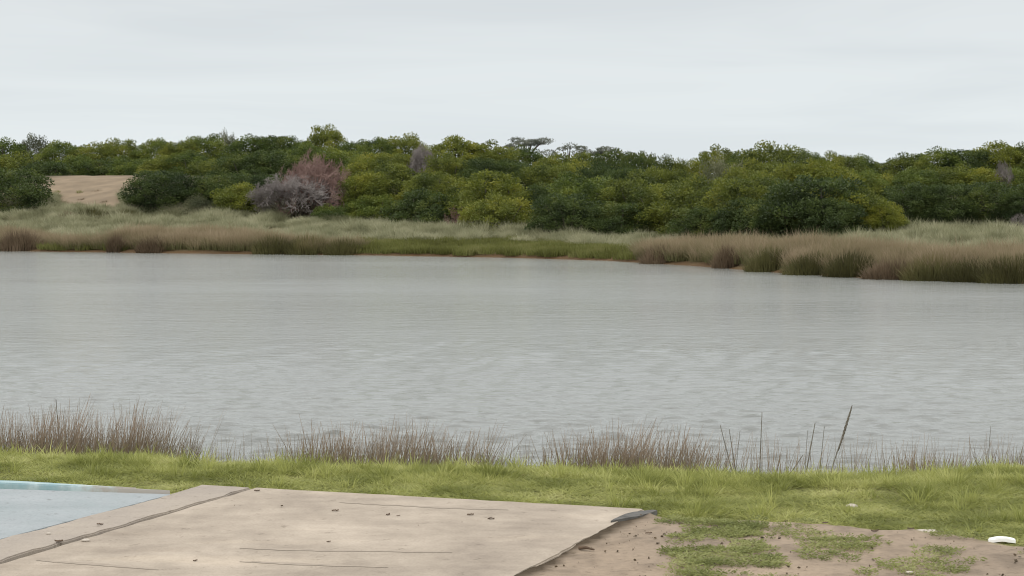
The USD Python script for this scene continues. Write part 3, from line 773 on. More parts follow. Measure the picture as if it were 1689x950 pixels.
# photo column, row of the top, width in pixels, distance, colour, label
RIDGE = 'bushes along the skyline of the far hill'
SLOPE = 'bushes on the slope below the skyline'
FRONT = 'bushes at the front of the thicket'
shrubs = [
    # skyline
    (-45, 230, 90, 146, 'mid', 0, None), (8, 232, 84, 144, 'mid', RIDGE, 'mid-green skyline bush at the left picture edge'),
    (55, 219, 46, 146, 'grey', RIDGE, 'spiky grey-green bush standing up from the skyline left of the sand patch'),
    (104, 232, 70, 143, 'mid', RIDGE, 'mid-green skyline bush above the left end of the sand patch'),
    (150, 236, 74, 142, 'olive', RIDGE, 'low olive skyline bush above the middle of the sand patch'),
    (197, 229, 78, 144, 'olive', RIDGE, 'rounded olive skyline bush above the right end of the sand patch'),
    (254, 228, 62, 143, 'mid', RIDGE, 'mid-green skyline bush above the round dark bush'),
    (297, 230, 60, 142, 'olive', RIDGE, 'olive skyline bush just right of the round dark bush'),
    (334, 222, 74, 144, 'mid', RIDGE, 'raised mid-green skyline bush left of the spiky grey tip'),
    (374, 221, 34, 146, 'grey', RIDGE, 'small spiky grey-green tip on the skyline between two green bushes'),
    (412, 226, 74, 143, 'mid', RIDGE, 'mid-green skyline bush up-left of the bare grey bush'),
    (457, 220, 76, 144, 'dark', RIDGE, 'dark green skyline bush two left of the tall round dome'),
    (500, 232, 60, 143, 'mid', RIDGE, 'low mid-green skyline bush at the left foot of the tall round dome'),
    (537, 207, 70, 148, 'olive', RIDGE, 'tall round olive dome rising above the skyline, highest of all'),
    (582, 231, 64, 143, 'mid', RIDGE, 'low mid-green skyline bush at the right foot of the tall round dome'),
    (624, 227, 62, 142, 'mid', RIDGE, 'mid-green skyline bush between the round dome and the grey leafless bush'),
    (663, 222, 78, 143, 'olive', RIDGE, 'two-humped olive skyline bush just left of the grey leafless bush'),
    (752, 225, 96, 128, 'olive', RIDGE, 'broad olive skyline bush right of the grey leafless bush'),
    (806, 233, 84, 128, 'olive', RIDGE, 'sloping olive skyline bush left of the flat-topped trees'),
    (858, 245, 84, 130, 'mid', RIDGE, 'mid-green bush under the widest flat-topped tree'),
    (915, 254, 80, 128, 'olive', RIDGE, 'olive skyline bush below the gap between flat-topped trees'),
    (965, 252, 86, 126, 'olive', RIDGE, 'olive skyline bush under the smaller flat-topped trees'),
    (1012, 246, 70, 122, 'dark', RIDGE, 'dark skyline bush right of the flat-topped trees'),
    (1052, 245, 66, 120, 'dark', RIDGE, 'dark skyline bush with a spiky top, second right of the flat-topped trees'),
    (1102, 259, 66, 120, 'olive', RIDGE, 'low olive skyline bush left of the first dip'),
    (1142, 265, 62, 120, 'olive', RIDGE, 'lowest olive skyline bush in the dip left of the round hump'),
    (1182, 241, 68, 124, 'olive', RIDGE, 'round olive hump on the skyline right of the first dip'),
    (1226, 251, 62, 116, 'mid', RIDGE, 'low mid-green bush between the round hump and the broad hump'),
    (1266, 237, 116, 112, 'olive', RIDGE, 'broad olive hump on the skyline, biggest on the right half'),
    (1325, 247, 74, 114, 'mid', RIDGE, 'mid-green skyline bush on the right shoulder of the broad hump'),
    (1376, 251, 84, 114, 'olive', RIDGE, 'flat olive skyline bush sloping down to the second dip'),
    (1416, 257, 60, 116, 'mid', RIDGE, 'small mid-green skyline bush left of the second dip'),
    (1452, 266, 62, 118, 'dark', RIDGE, 'dark skyline bush in the bottom of the second dip'),
    (1496, 253, 84, 116, 'olive', RIDGE, 'olive skyline bush rising right of the second dip'),
    (1546, 247, 84, 116, 'mid', RIDGE, 'mid-green skyline bush midway up the right ridge'),
    (1596, 243, 84, 116, 'dark', RIDGE, 'dark skyline bush left of the yellowish one on the right ridge'),
    (1648, 234, 80, 116, 'yellow', RIDGE, 'yellowish skyline bush on top of the right ridge'),
    (1694, 236, 76, 116, 'olive', RIDGE, 'olive skyline bush at the right picture edge'),
    (1745, 234, 90, 114, 'olive', 0, None),
    # slope
    (-40, 262, 100, 130, 'dark', 0, None), (18, 252, 100, 132, 'olive', SLOPE, 'olive bush on the slope above the dark bush at the left edge'),
    (74, 262, 84, 131, 'dark', SLOPE, 'dark bush touching the upper left corner of the sand patch'),
    (122, 256, 84, 134, 'mid', SLOPE, 'mid-green bush along the upper edge of the sand, leftmost of three'),
    (170, 260, 90, 134, 'dark', SLOPE, 'dark bush along the upper edge of the sand, middle of three'),
    (220, 258, 84, 132, 'mid', SLOPE, 'green bush along the upper edge of the sand, rightmost of three'),
    (268, 256, 74, 128, 'olive', SLOPE, 'olive bush directly above the round dark bush'),
    (312, 252, 82, 128, 'mid', SLOPE, 'mid-green bush up-right of the round dark bush'),
    (352, 260, 84, 126, 'olive', SLOPE, 'olive bush above the darkest hollow left of the bare bush'),
    (384, 274, 90, 124, 'dark', SLOPE, 'very dark bush on the slope higher up behind the small yellowish bush'),
    (428, 276, 80, 122, 'dark', SLOPE, 'dark bush low behind the left tips of the bare grey twigs'),
    (402, 252, 92, 124, 'dark', SLOPE, 'dark bush above the small yellowish bush'),
    (448, 246, 92, 124, 'dark', SLOPE, 'dark bush directly left of the reddish bare twigs'),
    (505, 240, 84, 128, 'mid', SLOPE, 'mid-green bush behind the top of the reddish bare twigs'),
    (566, 244, 92, 126, 'mid', SLOPE, 'mid-green bush up-right of the reddish bare twigs'),
    (614, 254, 84, 118, 'yellow', SLOPE, 'yellow-green bush on the slope right of the bare twigs'),
    (652, 250, 74, 118, 'olive', SLOPE, 'olive bush on the slope below the two-humped skyline bush'),
    (738, 252, 74, 112, 'olive', SLOPE, 'olive bush just right of the grey leafless bush, below the broad skyline bush'),
    (792, 260, 84, 112, 'dark', SLOPE, 'dark bush above the big yellow-olive bush'),
    (842, 262, 88, 112, 'dark', SLOPE, 'dark bush below the widest flat-topped tree'),
    (893, 268, 90, 110, 'olive', SLOPE, 'olive bush above the dark hollow in the middle'),
    (943, 266, 90, 108, 'olive', SLOPE, 'olive bush below the small flat-topped trees'),
    (990, 268, 80, 104, 'dark', SLOPE, 'dark green bush above the big dark front bush'),
    (1036, 272, 88, 102, 'dark', SLOPE, 'dark bush below the spiky-topped skyline bush'),
    (1084, 274, 90, 102, 'olive', SLOPE, 'olive bush below the first dip, left half'),
    (1132, 282, 80, 102, 'olive', SLOPE, 'olive bush below the first dip, right half'),
    (1190, 268, 84, 102, 'grey', SLOPE, 'grey-green bush under the round hump'),
    (1242, 264, 90, 98, 'olive', SLOPE, 'olive bush under the left side of the broad hump'),
    (1294, 264, 90, 96, 'olive', SLOPE, 'olive bush under the right side of the broad hump'),
    (1352, 264, 110, 96, 'yellow', SLOPE, 'yellow-tinged bush above the tallest dark front bush'),
    (1420, 280, 92, 98, 'mid', SLOPE, 'mid-green bush above the yellow-green front bush'),
    (1470, 288, 80, 100, 'olive', SLOPE, 'olive bush under the second dip'),
    (1520, 276, 90, 98, 'mid', SLOPE, 'mid-green bush on the right slope, leftmost of four'),
    (1572, 272, 90, 98, 'olive', SLOPE, 'olive bush on the right slope, second of four'),
    (1622, 278, 90, 97, 'yellow', SLOPE, 'bright yellow-green bush on the right slope below the pale bare twigs'),
    (1682, 272, 92, 98, 'mid', SLOPE, 'mid-green bush on the right slope at the picture edge'),
    # front
    (14, 276, 122, 118, 'dark', FRONT, 'dark bush at the left picture edge beside the sand patch'),
    (-90, 290, 110, 117, 'dark', 0, None),
    (262, 277, 96, 114, 'dark', FRONT, 'round dark bush against the right end of the sand patch'),
    (338, 288, 78, 120, 'dark', FRONT, 'very dark bush right of the round dark bush'),
    (330, 324, 62, 113, 'grey', FRONT, 'low grey-green bush at the edge of the tussocks right of the round dark bush'),
    (398, 302, 84, 114, 'yellow', FRONT, 'small yellowish bush left of the bare grey bush'),
    (386, 284, 92, 119, 'dark', FRONT, 'dark bush directly behind the top of the small yellowish bush'),
    (438, 285, 70, 119, 'dark', FRONT, 'dark bush behind the left side of the bare grey twigs'),
    (548, 336, 66, 110, 'mid', FRONT, 'low green bush at the right foot of the bare reddish bush'),
    (600, 282, 74, 112, 'yellow', FRONT, 'yellow-green bush touching the right side of the bare twigs'),
    (648, 270, 104, 112, 'olive', FRONT, 'tall olive bush below the grey leafless bush, leftmost of the middle group'),
    (618, 318, 86, 108, 'mid', FRONT, 'green bush at the tussock edge, lower left of the middle group'),
    (712, 282, 96, 107, 'olive', FRONT, 'olive bush in the middle group left of the big yellow-olive bush'),
    (700, 312, 120, 104, 'dark', FRONT, 'dark low bush in front of the middle group at the tussock edge'),
    (810, 284, 128, 101, 'yellow', FRONT, 'big yellow-olive bush in the centre of the thicket'),
    (822, 318, 110, 98, 'olive', FRONT, 'dull olive bush at the foot of the big yellow-olive one'),
    (900, 300, 84, 102, 'dark', FRONT, 'dark bush in the hollow right of the big yellow-olive bush'),
    (966, 286, 124, 97, 'mid', FRONT, 'big green bush right of the central hollow'),
    (938, 318, 110, 94, 'dark', FRONT, 'dark low bush at the tussock edge right of the central hollow'),
    (1046, 284, 110, 92, 'olive', FRONT, 'olive bush above the first brown reeds'),
    (1020, 328, 100, 88, 'dark', FRONT, 'dark low bush standing above the pale grass where brown reeds begin'),
    (1098, 300, 104, 88, 'olive', FRONT, 'olive bush left of the lowest-hanging dark bush'),
    (1162, 292, 124, 85, 'olive', FRONT, 'olive-topped bush behind the lowest-hanging dark bush'),
    (1160, 336, 84, 80, 'dark', FRONT, 'dark bush hanging lowest into the reeds'),
    (1236, 286, 116, 83, 'olive', FRONT, 'olive bush left of the tallest dark front bush'),
    (1234, 326, 110, 79, 'dark', FRONT, 'dark bush above the tall russet rush clump'),
    (1346, 284, 150, 80, 'dark', FRONT, 'tallest dark front bush on the right half'),
    (1300, 314, 96, 77, 'dark', FRONT, 'dark low bush at the left foot of the tallest dark front bush'),
    (1372, 326, 96, 76, 'dark', FRONT, 'dark low bush left of the red-brown dead bush'),
    (1412, 308, 96, 81, 'yellow', FRONT, 'yellow-green bush sloping down above the red-brown dead bush'),
    (1458, 332, 64, 80, 'yellow', FRONT, 'bright yellow-green bush at the left end of the dry grass clearing'),
    (1508, 300, 92, 92, 'dark', FRONT, 'dark bush behind the dry grass clearing, leftmost of three'),
    (1570, 298, 104, 91, 'dark', FRONT, 'dark bush behind the dry grass clearing, middle of three'),
    (1634, 298, 104, 90, 'dark', FRONT, 'dark bush behind the dry grass clearing, rightmost of three'),
    (1700, 300, 90, 89, 'dark', FRONT, 'dark bush at the right picture edge behind the grey bare twigs'),
    (1770, 290, 110, 90, 'dark', 0, None),
]


BASE = {386: 333, 14: 345, 262: 344, 338: 338, 330: 347, 398: 345, 438: 334, 548: 362, 600: 354, 648: 354, 618: 363, 712: 362, 700: 370, 810: 370, 822: 376, 900: 371, 966: 378, 938: 383, 1046: 380, 1020: 388, 1098: 387, 1162: 389,
        1160: 397, 1236: 388, 1234: 395, 1346: 390, 1300: 394, 1372: 393, 1412: 386, 1458: 387, 1508: 374, 1570: 374, 1634: 375, 1700: 377}
rs = np.random.default_rng(55)
for k, (px, py, w, D, kd, grp, lab) in enumerate(shrubs):
    if grp == FRONT:
        D = hit(px, BASE[px] + 6) + 0.15 * w * 0.03
    top = at_d(px, py, D)
    g = float(height(top[0], D))
    m = D / FPX
    cls, R, H = CLS[kd][k % len(CLS[kd])]
    sw = w * m * 1.34 / (2 * R)
    sh = max(max(top[2] - g, 1.0) / (H * 0.98), 0.78 * sw)
    t = UsdGeom.Xform.Define(stage, numbered('/World/bush'))
    t.GetPrim().GetReferences().AddInternalReference(cls.GetPath())
    t.AddTranslateOp().Set(Gf.Vec3d(float(top[0]), float(D), float(top[2]) - sh * H * 0.98 - 0.05))
    t.AddRotateZOp().Set(float(rs.uniform(0, 360)))
    t.AddScaleOp().Set(Gf.Vec3f(sw, sw * 0.95, sh))
    t.GetPrim().SetInstanceable(True)
    tag(t, lab or 'bush of the thicket beyond the picture edge', 'bush', grp or 'bushes beyond the picture edge')


# bare, leafless bushes
def twigs(seed, W, H, n0=9, levels=5, r0=0.05, spread=0.55):
    r = np.random.default_rng(seed)
    limbs, fine, tips = [], [], []

    def grow(p, d, L, rad, lev):
        d = d / np.linalg.norm(d)
        e = p + d * L
        mid = p + d * L * 0.5 + r.normal(0, 0.05 * L, 3)
        (limbs if lev <= 1 else fine).append(tube([p, mid, e], [rad, rad * 0.85, rad * 0.7], 4 if lev < 2 else 3))
        if lev >= levels:
            return
        for _ in range(3 if lev > 0 else 4):
            q = p + (e - p) * r.uniform(0.45, 1.0)
            grow(q, d + r.normal(0, spread, 3) + [0, 0, 0.12], L * r.uniform(0.58, 0.82), max(rad * 0.58, 0.0075), lev + 1)

    for _ in range(n0):
        a = r.uniform(0, 6.28)
        el = r.uniform(0.3, 1.4)
        grow(np.array([0.12 * math.cos(a), 0.12 * math.sin(a), -0.1]), np.array([math.cos(a) * math.cos(el), math.sin(a) * math.cos(el), math.sin(el)]), 1.0, r0, 0)
    lm, fn = merge(limbs), merge(fine)
    allv = np.vstack([lm[0], fn[0]])
    lo, hi = allv.min(0), np.percentile(allv, 99, axis=0)
    s = np.array([W / (hi[0] - np.percentile(allv[:, 0], 1)), W / (hi[1] - np.percentile(allv[:, 1], 1)), H / hi[2]])
    out = []
    for v, f in (lm, fn):
        v = v * s
        q = np.sqrt((v[:, 0] / (W / 2)) ** 2 + (v[:, 1] / (W / 2)) ** 2 + (np.maximum(v[:, 2], 0) / H) ** 2)
        k = np.where(q > 0.85, (0.85 + 0.45 * np.tanh((q - 0.85) / 0.7)) / np.maximum(q, 1e-6), 1.0)
        out.append((v * k[:, None], f))
    return out


for px, py, w, D, mk, seed, n0, rr, lab in [
    (522, 252, 132, 350, 'twig_red', 3, 17, 0.035, 'large bare bush of reddish-brown twigs behind the grey twigs'),
    (486, 286, 158, 354, 'twig_grey', 5, 17, 0.035, 'large bare grey leafless bush in front of the reddish twigs'),
    (698, 238, 60, 116.5, 'twig_grey', 7, 18, 0.05, 'grey leafless bush high on the slope below the notch in the skyline'),
    (756, 338, 56, 376, 'twig_red', 9, 6, 0.03, 'small pinkish bare bush at the foot of the middle group'),
    (1414, 352, 60, 388, 'twig_red', 11, 9, 0.04, 'red-brown dead bush under the yellow-green bush'),
    (1684, 350, 50, 382, 'twig_grey', 13, 8, 0.04, 'grey bare bush at the right picture edge of the dry grass clearing'),
    (1655, 262, 34, 96, 'twig_grey', 15, 10, 0.05, 'pale bare twigs on the right ridge among green bushes'),
]:
    if D > 200:
        D = hit(px, D + 4)
    top = at_d(px, py, D)
    g = float(height(top[0], D))
    m = D / FPX
    H = max(top[2] - g, 0.8)
    lm, fn = twigs(seed, w * m, H, n0, 4 if w < 60 else 5, rr)
    t = thing('bare_bush', lab, 'bare bush', (top[0], D, g))
    obj('branches', lm, M['bark'] if mk == 'twig_grey' else M[mk], t)
    obj('twigs', fn, M[mk], t, kind='stuff')

# flat-topped trees on the skyline
r = np.random.default_rng(71)
for k, (px, py, w, D, lab) in enumerate([
    (868, 226, 74, 168, 'widest flat-topped tree on the skyline, crown in layered pads'),
    (913, 241, 22, 170, 'tiny leaning flat-topped tree between the widest one and the thin pale one'),
    (938, 235, 30, 172, 'thin pale flat-topped tree with a see-through crown'),
    (960, 238, 28, 170, 'small dense flat-topped tree, second from the right on the skyline'),
    (996, 236, 40, 170, 'rightmost flat-topped tree on the skyline, a lumpy pad at its left')]):
    top = at_d(px, py, D)
    g = float(height(top[0], D))
    m, H = D / FPX, top[2] - g
    W = w * m
    t = thing('flat_topped_tree', lab, 'tree', (top[0], D, g))
    npad = {0: 9, 1: 2, 2: 4, 3: 3, 4: 5}[k]
    parts, C, A = [tube([(0, 0, -0.3), (r.normal(0, 0.1), 0, H * 0.35), (r.normal(0, 0.2), 0, H * 0.62)], [0.22, 0.17, 0.12], 7)], [], []
    for j in range(npad):
        x = (j + 0.5) / npad - 0.5
        p = np.array([x * W * 0.84 + r.normal(0, 0.1), r.normal(0, W * 0.14), H * r.uniform(0.80, 0.96) - 0.9 * abs(x) * (0.8 if k else 0.3)])
        q = r.uniform(0.3, 0.62) * (1.0 if k else 1.15)
        parts.append(tube([(0, 0, H * r.uniform(0.3, 0.6)), p * np.array([0.5, 0.5, 1]) - [0, 0, 0.7], p], [0.09, 0.06, 0.025], 5))
        n = 420 if k != 2 else 170
        d = r.normal(size=(n, 3))
        d /= np.linalg.norm(d, axis=1, keepdims=True)
        C.append(p + d * (q * r.uniform(0.5, 1.0, n))[:, None] * np.array([1.5, 1.2, 0.55]) * (0.55 + 0.9 * fbm(d * 2.4 + p, 3, 7 + j))[:, None])
        A.append(d + [0, 0, 0.3])
    obj('trunk', merge(parts), M['bark'], t)
    C, A = np.vstack(C), np.vstack(A)
    obj('crown', leaves(r, C, A, r.uniform(0.09, 0.18, len(C)), r.uniform(0.05, 0.09, len(C))), M['leaf_far'], t)

# ------------------------------------------------------------------ rushes on the near shore
rng = np.random.default_rng(81)


def rush_bed(name, px0, px1, n, top_fn, D0, D1, label, seed, dens=None, parent_thing=True, rad=0.0042):
    r = np.random.default_rng(seed)
    px = r.uniform(px0, px1, n * 2)
    if dens is not None:
        px = px[r.uniform(0, 1, len(px)) < dens(px)]
    px = px[:n]
    n = len(px)
    D = r.uniform(D0, D1, n)
    X = (px - 844.5) / FPX * D
    Z = height(X, D)
    topy = top_fn(px)
    full = np.array([at_d(a, b, d)[2] for a, b, d in zip(px, topy, D)]) - Z
    h = np.maximum(full * (1.02 - 0.60 * r.uniform(0, 1, n) ** 0.55), 0.25)
    cx, cy = float(X.mean()), float(D.mean())
    cz = float(height(cx, cy))
    lean = np.stack([r.normal(0.09, 0.17, n) + 0.18 * np.clip((px - px.mean()) / (np.ptp(px) / 2), -1, 1) ** 3, r.normal(0, 0.15, n)], 1) * h[:, None]
    base = np.stack([X - cx, D - cy, Z - cz - 0.05], 1)
    t = thing(name, label, 'rushes', (cx, cy, cz))
    obj('stems', stems(r, base, h + 0.05, rad * r.uniform(0.45, 1.35, n), lean), M['rush'], t, kind='stuff')


bump_fn = lambda c, w: (lambda px: np.clip(1.15 - np.abs((px - c) / w) ** 2.2, 0.05, 1))
rush_bed('rush_bed', -60, 322, 2050, lambda p: 660 + 12 * np.sin(p * 0.05) + 0.0008 * np.maximum(p - 180, 0) ** 2, 14.9, 16.0, 'tall brown rush bed on the near shore beyond the blue painted slab', 811, bump_fn(130, 200))
rush_bed('rush_bed', 430, 800, 1600, lambda p: 684 + 10 * np.sin(p * 0.045) + 0.0006 * (p - 640) ** 2, 14.3, 15.4, 'middle brown rush bed on the near shore behind the concrete slab', 812, bump_fn(630, 180))
rush_bed('rush_bed', 880, 1190, 1400, lambda p: 690 + 8 * np.sin(p * 0.06) + 0.0012 * (p - 1040) ** 2, 14.0, 15.0, 'reddish brown rush bed on the near shore above the dark grey stone', 813, bump_fn(1045, 135))
rush_bed('rush_bed', 1455, 1590, 240, lambda p: 730 + 0.002 * (p - 1520) ** 2, 13.7, 14.5, 'low sparse rush bed right of the tall leaning reed', 814, bump_fn(1525, 62))
rush_bed('rush_bed', 1632, 1740, 260, lambda p: 726 + 0 * p, 14.2, 15.2, 'small rush bed at the right picture edge on the near shore', 815)
# loose single rushes between the beds
r = np.random.default_rng(88)
n = 900
px = r.uniform(0, 1689, n)
D = lip_y((px - 844.5) / FPX * 14) + r.uniform(0.4, 1.7, n)
X = (px - 844.5) / FPX * D
Z = height(X, D)
h = np.maximum(np.array([at_d(a, b, d)[2] for a, b, d in zip(px, r.uniform(700, 762, n), D)]) - Z, 0.2)
tag(obj('rushes', stems(r, np.stack([X, D, Z - 0.05], 1), h, 0.0036 * r.uniform(0.6, 1.1, n), np.stack([r.normal(0.06, 0.12, n), r.normal(0, 0.1, n)], 1) * h[:, None]), M['rush'], kind='stuff'), 'loose scattered rushes along the near waterline', 'rushes')

# single tall reeds
for px0, py0, px1, py1, D, rad, head, lab in [
    (1255, 772, 1257, 676, 14.0, 0.006, 0, 'tallest straight bare reed stem, standing alone left of the leaning one'),
    (1376, 766, 1404, 674, 14.0, 0.006, 1, 'tall reed leaning right with a long dark seed head'),
    (1332, 776, 1345, 694, 13.9, 0.007, 0, 'reed stem leaning slightly right just left of the seed-headed one'),
    (1354, 774, 1360, 700, 14.1, 0.005, 0, 'thin straight reed stem between leaning reed and its left neighbour'),
    (1330, 760, 1332, 706, 14.3, 0.004, 0, 'thin pale reed stem behind the two reeds left of the seed head'),
    (1207, 770, 1187, 698, 14.0, 0.006, 0, 'reed stem leaning left at the right end of the reddish rush bed'),
    (1213, 766, 1202, 704, 14.1, 0.006, 0, 'second reed stem right of the reddish rush bed'),
    (1308, 776, 1326, 748, 13.8, 0.007, 0, 'short bent reed stub at the grass edge'),
    (1218, 740, 1221, 706, 14.4, 0.004, 0, 'thin short reed stem between the leaning pair and the tallest straight one'),
    (100, 740, 92, 655, 15.2, 0.007, 0, 'upright thick reed stem sticking out of the left rush bed'),
    (1632, 750, 1634, 700, 14.6, 0.004, 0, 'thin reed stem at the left end of the right-edge rush bed'),
]:
    b, e = at_d(px0, py0, D), at_d(px1, py1, D)
    d = (e - b) / (e[2] - b[2])
    g = float(height(b[0], D))
    foot = b - d * (b[2] - g + 0.1)
    t = thing('reed', lab, 'reed', (foot[0], foot[1], foot[2] + 0.1))
    L = e - foot
    obj('stem', tube([np.array([0, 0, -0.1]), L * 0.5 + [-0.008, 0, -0.1], L * 0.98 - [0, 0, 0.1]], [rad, rad * 0.8, rad * 0.4], 6), M['reed_dark'], t, smooth=40)
    if head:
        hm = []
        for q in range(60):
            f0 = 0.62 + 0.36 * q / 60
            p = L * f0 - [0, 0, 0.1]
            a = q * 2.4
            s = np.array([math.cos(a), math.sin(a), 0]) * 0.008 * math.sin(math.pi * (q + 6) / 70)
            hm.append(tube([p, p + s + L * 0.035, p + s * 0.5 + L * 0.06], [0.002, 0.004, 0.001], 4))
        obj('seed_head', merge(hm), M['reed_dark'], t)


# ------------------------------------------------------------------ small things on the ground
def pebble(seed, size):
    m = trimesh.creation.icosphere(2)
    v = m.vertices * (0.8 + 0.4 * fbm(m.vertices * 1.3 + seed, 3, seed)[:, None]) * (np.array(size) / 2)
    return v, m.faces


def gz(x, y):
    p = Point(x, y)
    if slab_poly.contains(p):
        return SL
    if paved.contains(p):
        return SL - 0.004
    i, j = np.argmin(np.abs(gy - y)), np.argmin(np.abs(gx - x))
    return float(GZ[i, j])


def shard():
    "long flat broken stone, thicker at one end"
    a, b = at_z(1006, 862, SL)[:2], at_z(1082, 839, SL)[:2]
    L = np.linalg.norm(b - a)
    ring = [(0, -0.008), (0.25 * L, -0.028), (0.5 * L, -0.06), (0.8 * L, -0.044), (L, -0.008), (L, 0.012), (0.8 * L, 0.042), (0.45 * L, 0.044), (0.15 * L, 0.016)]
    m = trimesh.creation.extrude_polygon(Polygon(ring), 0.05, engine='earcut').subdivide().subdivide()
    v = m.vertices + 0.02 * (np.stack([fbm(m.vertices * 9, 3, s) for s in (1, 2, 3)], -1) - 0.5)
    v[:, 2] *= 0.95 - 0.45 * np.clip(v[:, 0] / L, 0, 1) ** 3
    return (v, m.faces), a, math.degrees(math.atan2(b[1] - a[1], b[0] - a[0]))


sm, a, ang = shard()
t = thing('stone_slab', 'long dark grey flat stone lying at the far right corner of the slab', 'stone', (a[0], a[1], SL - 0.035), ang)
obj('stone', sm, M['dark_stone'], t)

p = at_z(1652, 885, SL)
lp = Polygon([(-0.075, -0.016), (-0.07, 0.02), (-0.01, 0.026), (0.05, 0.021), (0.078, 0.012), (0.074, -0.018), (0.02, -0.024)]).buffer(0.004)
m = plate(lp, 0.0, 0.024, 0.006)
m = m.subdivide().subdivide()
v = m.vertices.copy()
v[:, 2] += 0.012 + 0.006 * np.cos(v[:, 0] * 30) + 0.006 * (fbm(v * 30, 2, 4) - 0.5)
tag(obj('litter_piece', (v + np.array([p[0], p[1], gz(p[0], p[1]) + 0.016]), m.faces), M['white'], smooth=35), 'small white oblong piece of litter at the edge of the bare sand', 'litter')
p = at_z(1526, 867, SL)
tag(obj('flat_stone', (lambda q: (q[0] + np.array([p[0], p[1], gz(p[0], p[1]) + 0.006]), q[1]))(pebble(5, (0.16, 0.07, 0.028))), M['pale_stone'], smooth=True), 'flat pale stone half buried where grass meets the bare sand', 'stone')
for px, py, s, lab in [(80, 880, 0.022, 'tiny whitish pebble on the grey strip near the blue paint'), (141, 893, 0.034, 'whitish pebble on the slab beside the crack'),
                       (1405, 826, 0.055, 'pale stone showing in the right-hand grass'), (1500, 945, 0.03, 'whitish pebble on the bare sand at the bottom of the picture')]:
    q = at_z(px, py, SL)
    v, f = pebble(px, (s * 1.4, s, s * 0.6))
    tag(obj('pebble', (v + np.array([q[0], q[1], gz(q[0], q[1]) + s * 0.2]), f), M['pale_stone'], smooth=True), lab, 'pebble')


def dry_leaf(px, py, length, lab, name='dry_leaf', cat='leaf', ang=0.0):
    q = at_z(px, py, SL)
    n = 9
    x = np.linspace(-0.5, 0.5, n)
    wdt = 0.30 * np.sqrt(np.maximum(0.26 - x * x, 0.0))
    rr = np.random.default_rng(px)
    curl = rr.uniform(-0.12, 0.12) * (x * 1.6) ** 2 + rr.normal(0, 0.035, n)
    wdt = wdt * rr.uniform(0.7, 1.2, n)
    top = np.stack([x, wdt, curl + 0.13], 1); mid = np.stack([x, 0 * x, curl + 0.07], 1); bot = np.stack([x, -wdt, curl + 0.03], 1)
    length = length * 0.8
    v = np.vstack([top, mid, bot]) * length
    v = np.vstack([v, v + [0, 0, length * 0.05]])
    f = []
    for L_ in range(2):
        for row in range(2):
            for i in range(n - 1):
                k0 = L_ * 3 * n + row * n + i
                f += [(k0, k0 + 1, k0 + n + 1), (k0, k0 + n + 1, k0 + n)]
    c, s = math.cos(ang), math.sin(ang)
    v = v @ np.array([[c, s, 0], [-s, c, 0], [0, 0, 1]])
    tag(obj(name, (v + np.array([q[0], q[1], gz(q[0], q[1]) + 0.004]), np.array(f)), M['dead_leaf']), lab, cat)


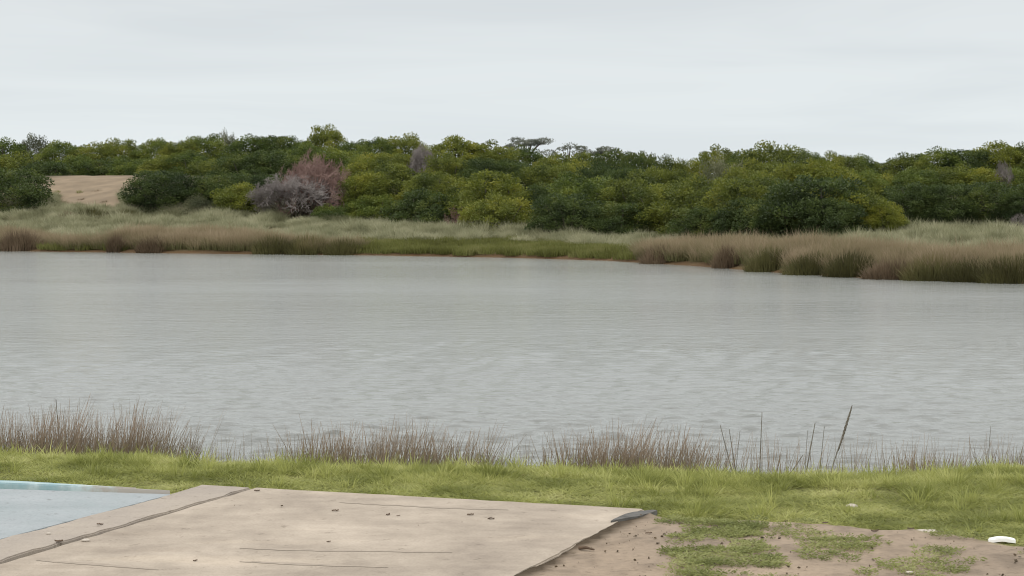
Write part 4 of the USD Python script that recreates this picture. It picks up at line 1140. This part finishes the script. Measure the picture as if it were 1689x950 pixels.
for px, py, L, lab, an in [
    (553, 844, 0.055, 'dry brown leaf on the slab, leftmost of those along its far half', 0.1), (640, 850, 0.05, 'curled dark leaf left of the middle of the slab', 1.0), (657, 852, 0.03, 'tiny dark leaf just right of the curled one', 0.4),
    (776, 850, 0.055, 'dark leaf on the far right part of the slab, left of a pair', 0.0), (810, 857, 0.055, 'dark leaf on the far right part of the slab, right of a pair', 0.3), (542, 895, 0.035, 'small dark leaf alone in the middle of the slab', 0.6),
    (322, 926, 0.04, 'dark leaf on the near left part of the slab', 0.9), (165, 865, 0.05, 'dull green-grey leaf lying on the grey strip', 0.0), (97, 893, 0.06, 'dark leaf on the grey strip beside the crack', 0.2), (640, 811, 0.06, 'dark leaf at the grass edge of the slab', 0.0),
    (424, 811, 0.05, 'dark leaf at the far left corner of the slab', 0.1), (1105, 861, 0.06, 'brown leaf on the sand right of the dark grey stone', 0.0), (1070, 881, 0.05, 'brown leaf on the sand below the dark grey stone', 0.1),
    (1361, 860, 0.05, 'dark leaf on the far edge of the bare sand', 0.4), (1298, 849, 0.05, 'dark leaf at the grass edge above the bare sand', 0.1), (1443, 875, 0.06, 'dark leaf in the middle of the bare sand', 0.2), (1386, 888, 0.05, 'dark leaf on the sand left of the one in the middle', 0.2),
    (1502, 872, 0.05, 'dark leaf left of the flat pale stone', 0.0), (1552, 873, 0.05, 'dark leaf right of the flat pale stone', 0.1), (1541, 920, 0.07, 'brown leaf low on the right of the bare sand', 0.1), (1060, 947, 0.05, 'brown leaf at the bottom of the slab gap', 0.1)]:
    dry_leaf(px, py, L, lab, ang=an)
a, b = at_z(955, 904, SL), at_z(980, 907, SL)
tag(obj('stick', tube([[a[0], a[1], gz(a[0], a[1]) + 0.012], [(a[0] + b[0]) / 2, (a[1] + b[1]) / 2 + 0.005, gz(a[0], a[1]) + 0.018], [b[0], b[1], gz(b[0], b[1]) + 0.012]], [0.011, 0.009, 0.005], 6), M['dead_leaf'], smooth=40), 'short brown stick lying on the sand beside the slab edge', 'stick')

# small bits of dead plant matter strewn over the sand and the slab
r = np.random.default_rng(97)
P = np.stack([r.uniform(-3.4, 3.8, 6000), r.uniform(8.4, 12.6, 6000)], 1)
pts = shapely.points(P)
on_slab, on_sand = shapely.contains(slab_poly.buffer(-0.05), pts), shapely.contains(sand_near.buffer(-0.03), pts) & ~shapely.contains(paved.buffer(0.05), pts)
f = fbm(np.stack([P[:, 0] * 2, P[:, 1] * 2, 0 * P[:, 0]], -1), 3, 98)
keep = (on_sand & (f > 0.44) & (r.uniform(0, 1, len(P)) < 0.55)) | (on_slab & (r.uniform(0, 1, len(P)) < 0.004))
P = P[keep]
n = len(P)
z = np.array([gz(a, b) for a, b in P])
a = r.normal(0, 0.6, n)
L = 0.007 + 0.026 * r.uniform(0, 1, n) ** 2.5
C = np.column_stack([P, z + 0.006])
ax = np.stack([np.cos(a), np.sin(a), r.normal(0, 0.15, n)], 1)
v1, f1 = leaves(r, C, ax, L, L * 0.5)
v2, f2 = leaves(r, C + [0, 0, 0.004], ax + r.normal(0, 0.4, ax.shape) * [1, 1, 0.3], L * 0.8, L * 0.6)
tag(obj('plant_litter', merge([(v1, f1), (v2, f2)]), M['litter'], kind='stuff'), 'tiny brown bits of dead plants strewn over the bare sand', 'plant litter')
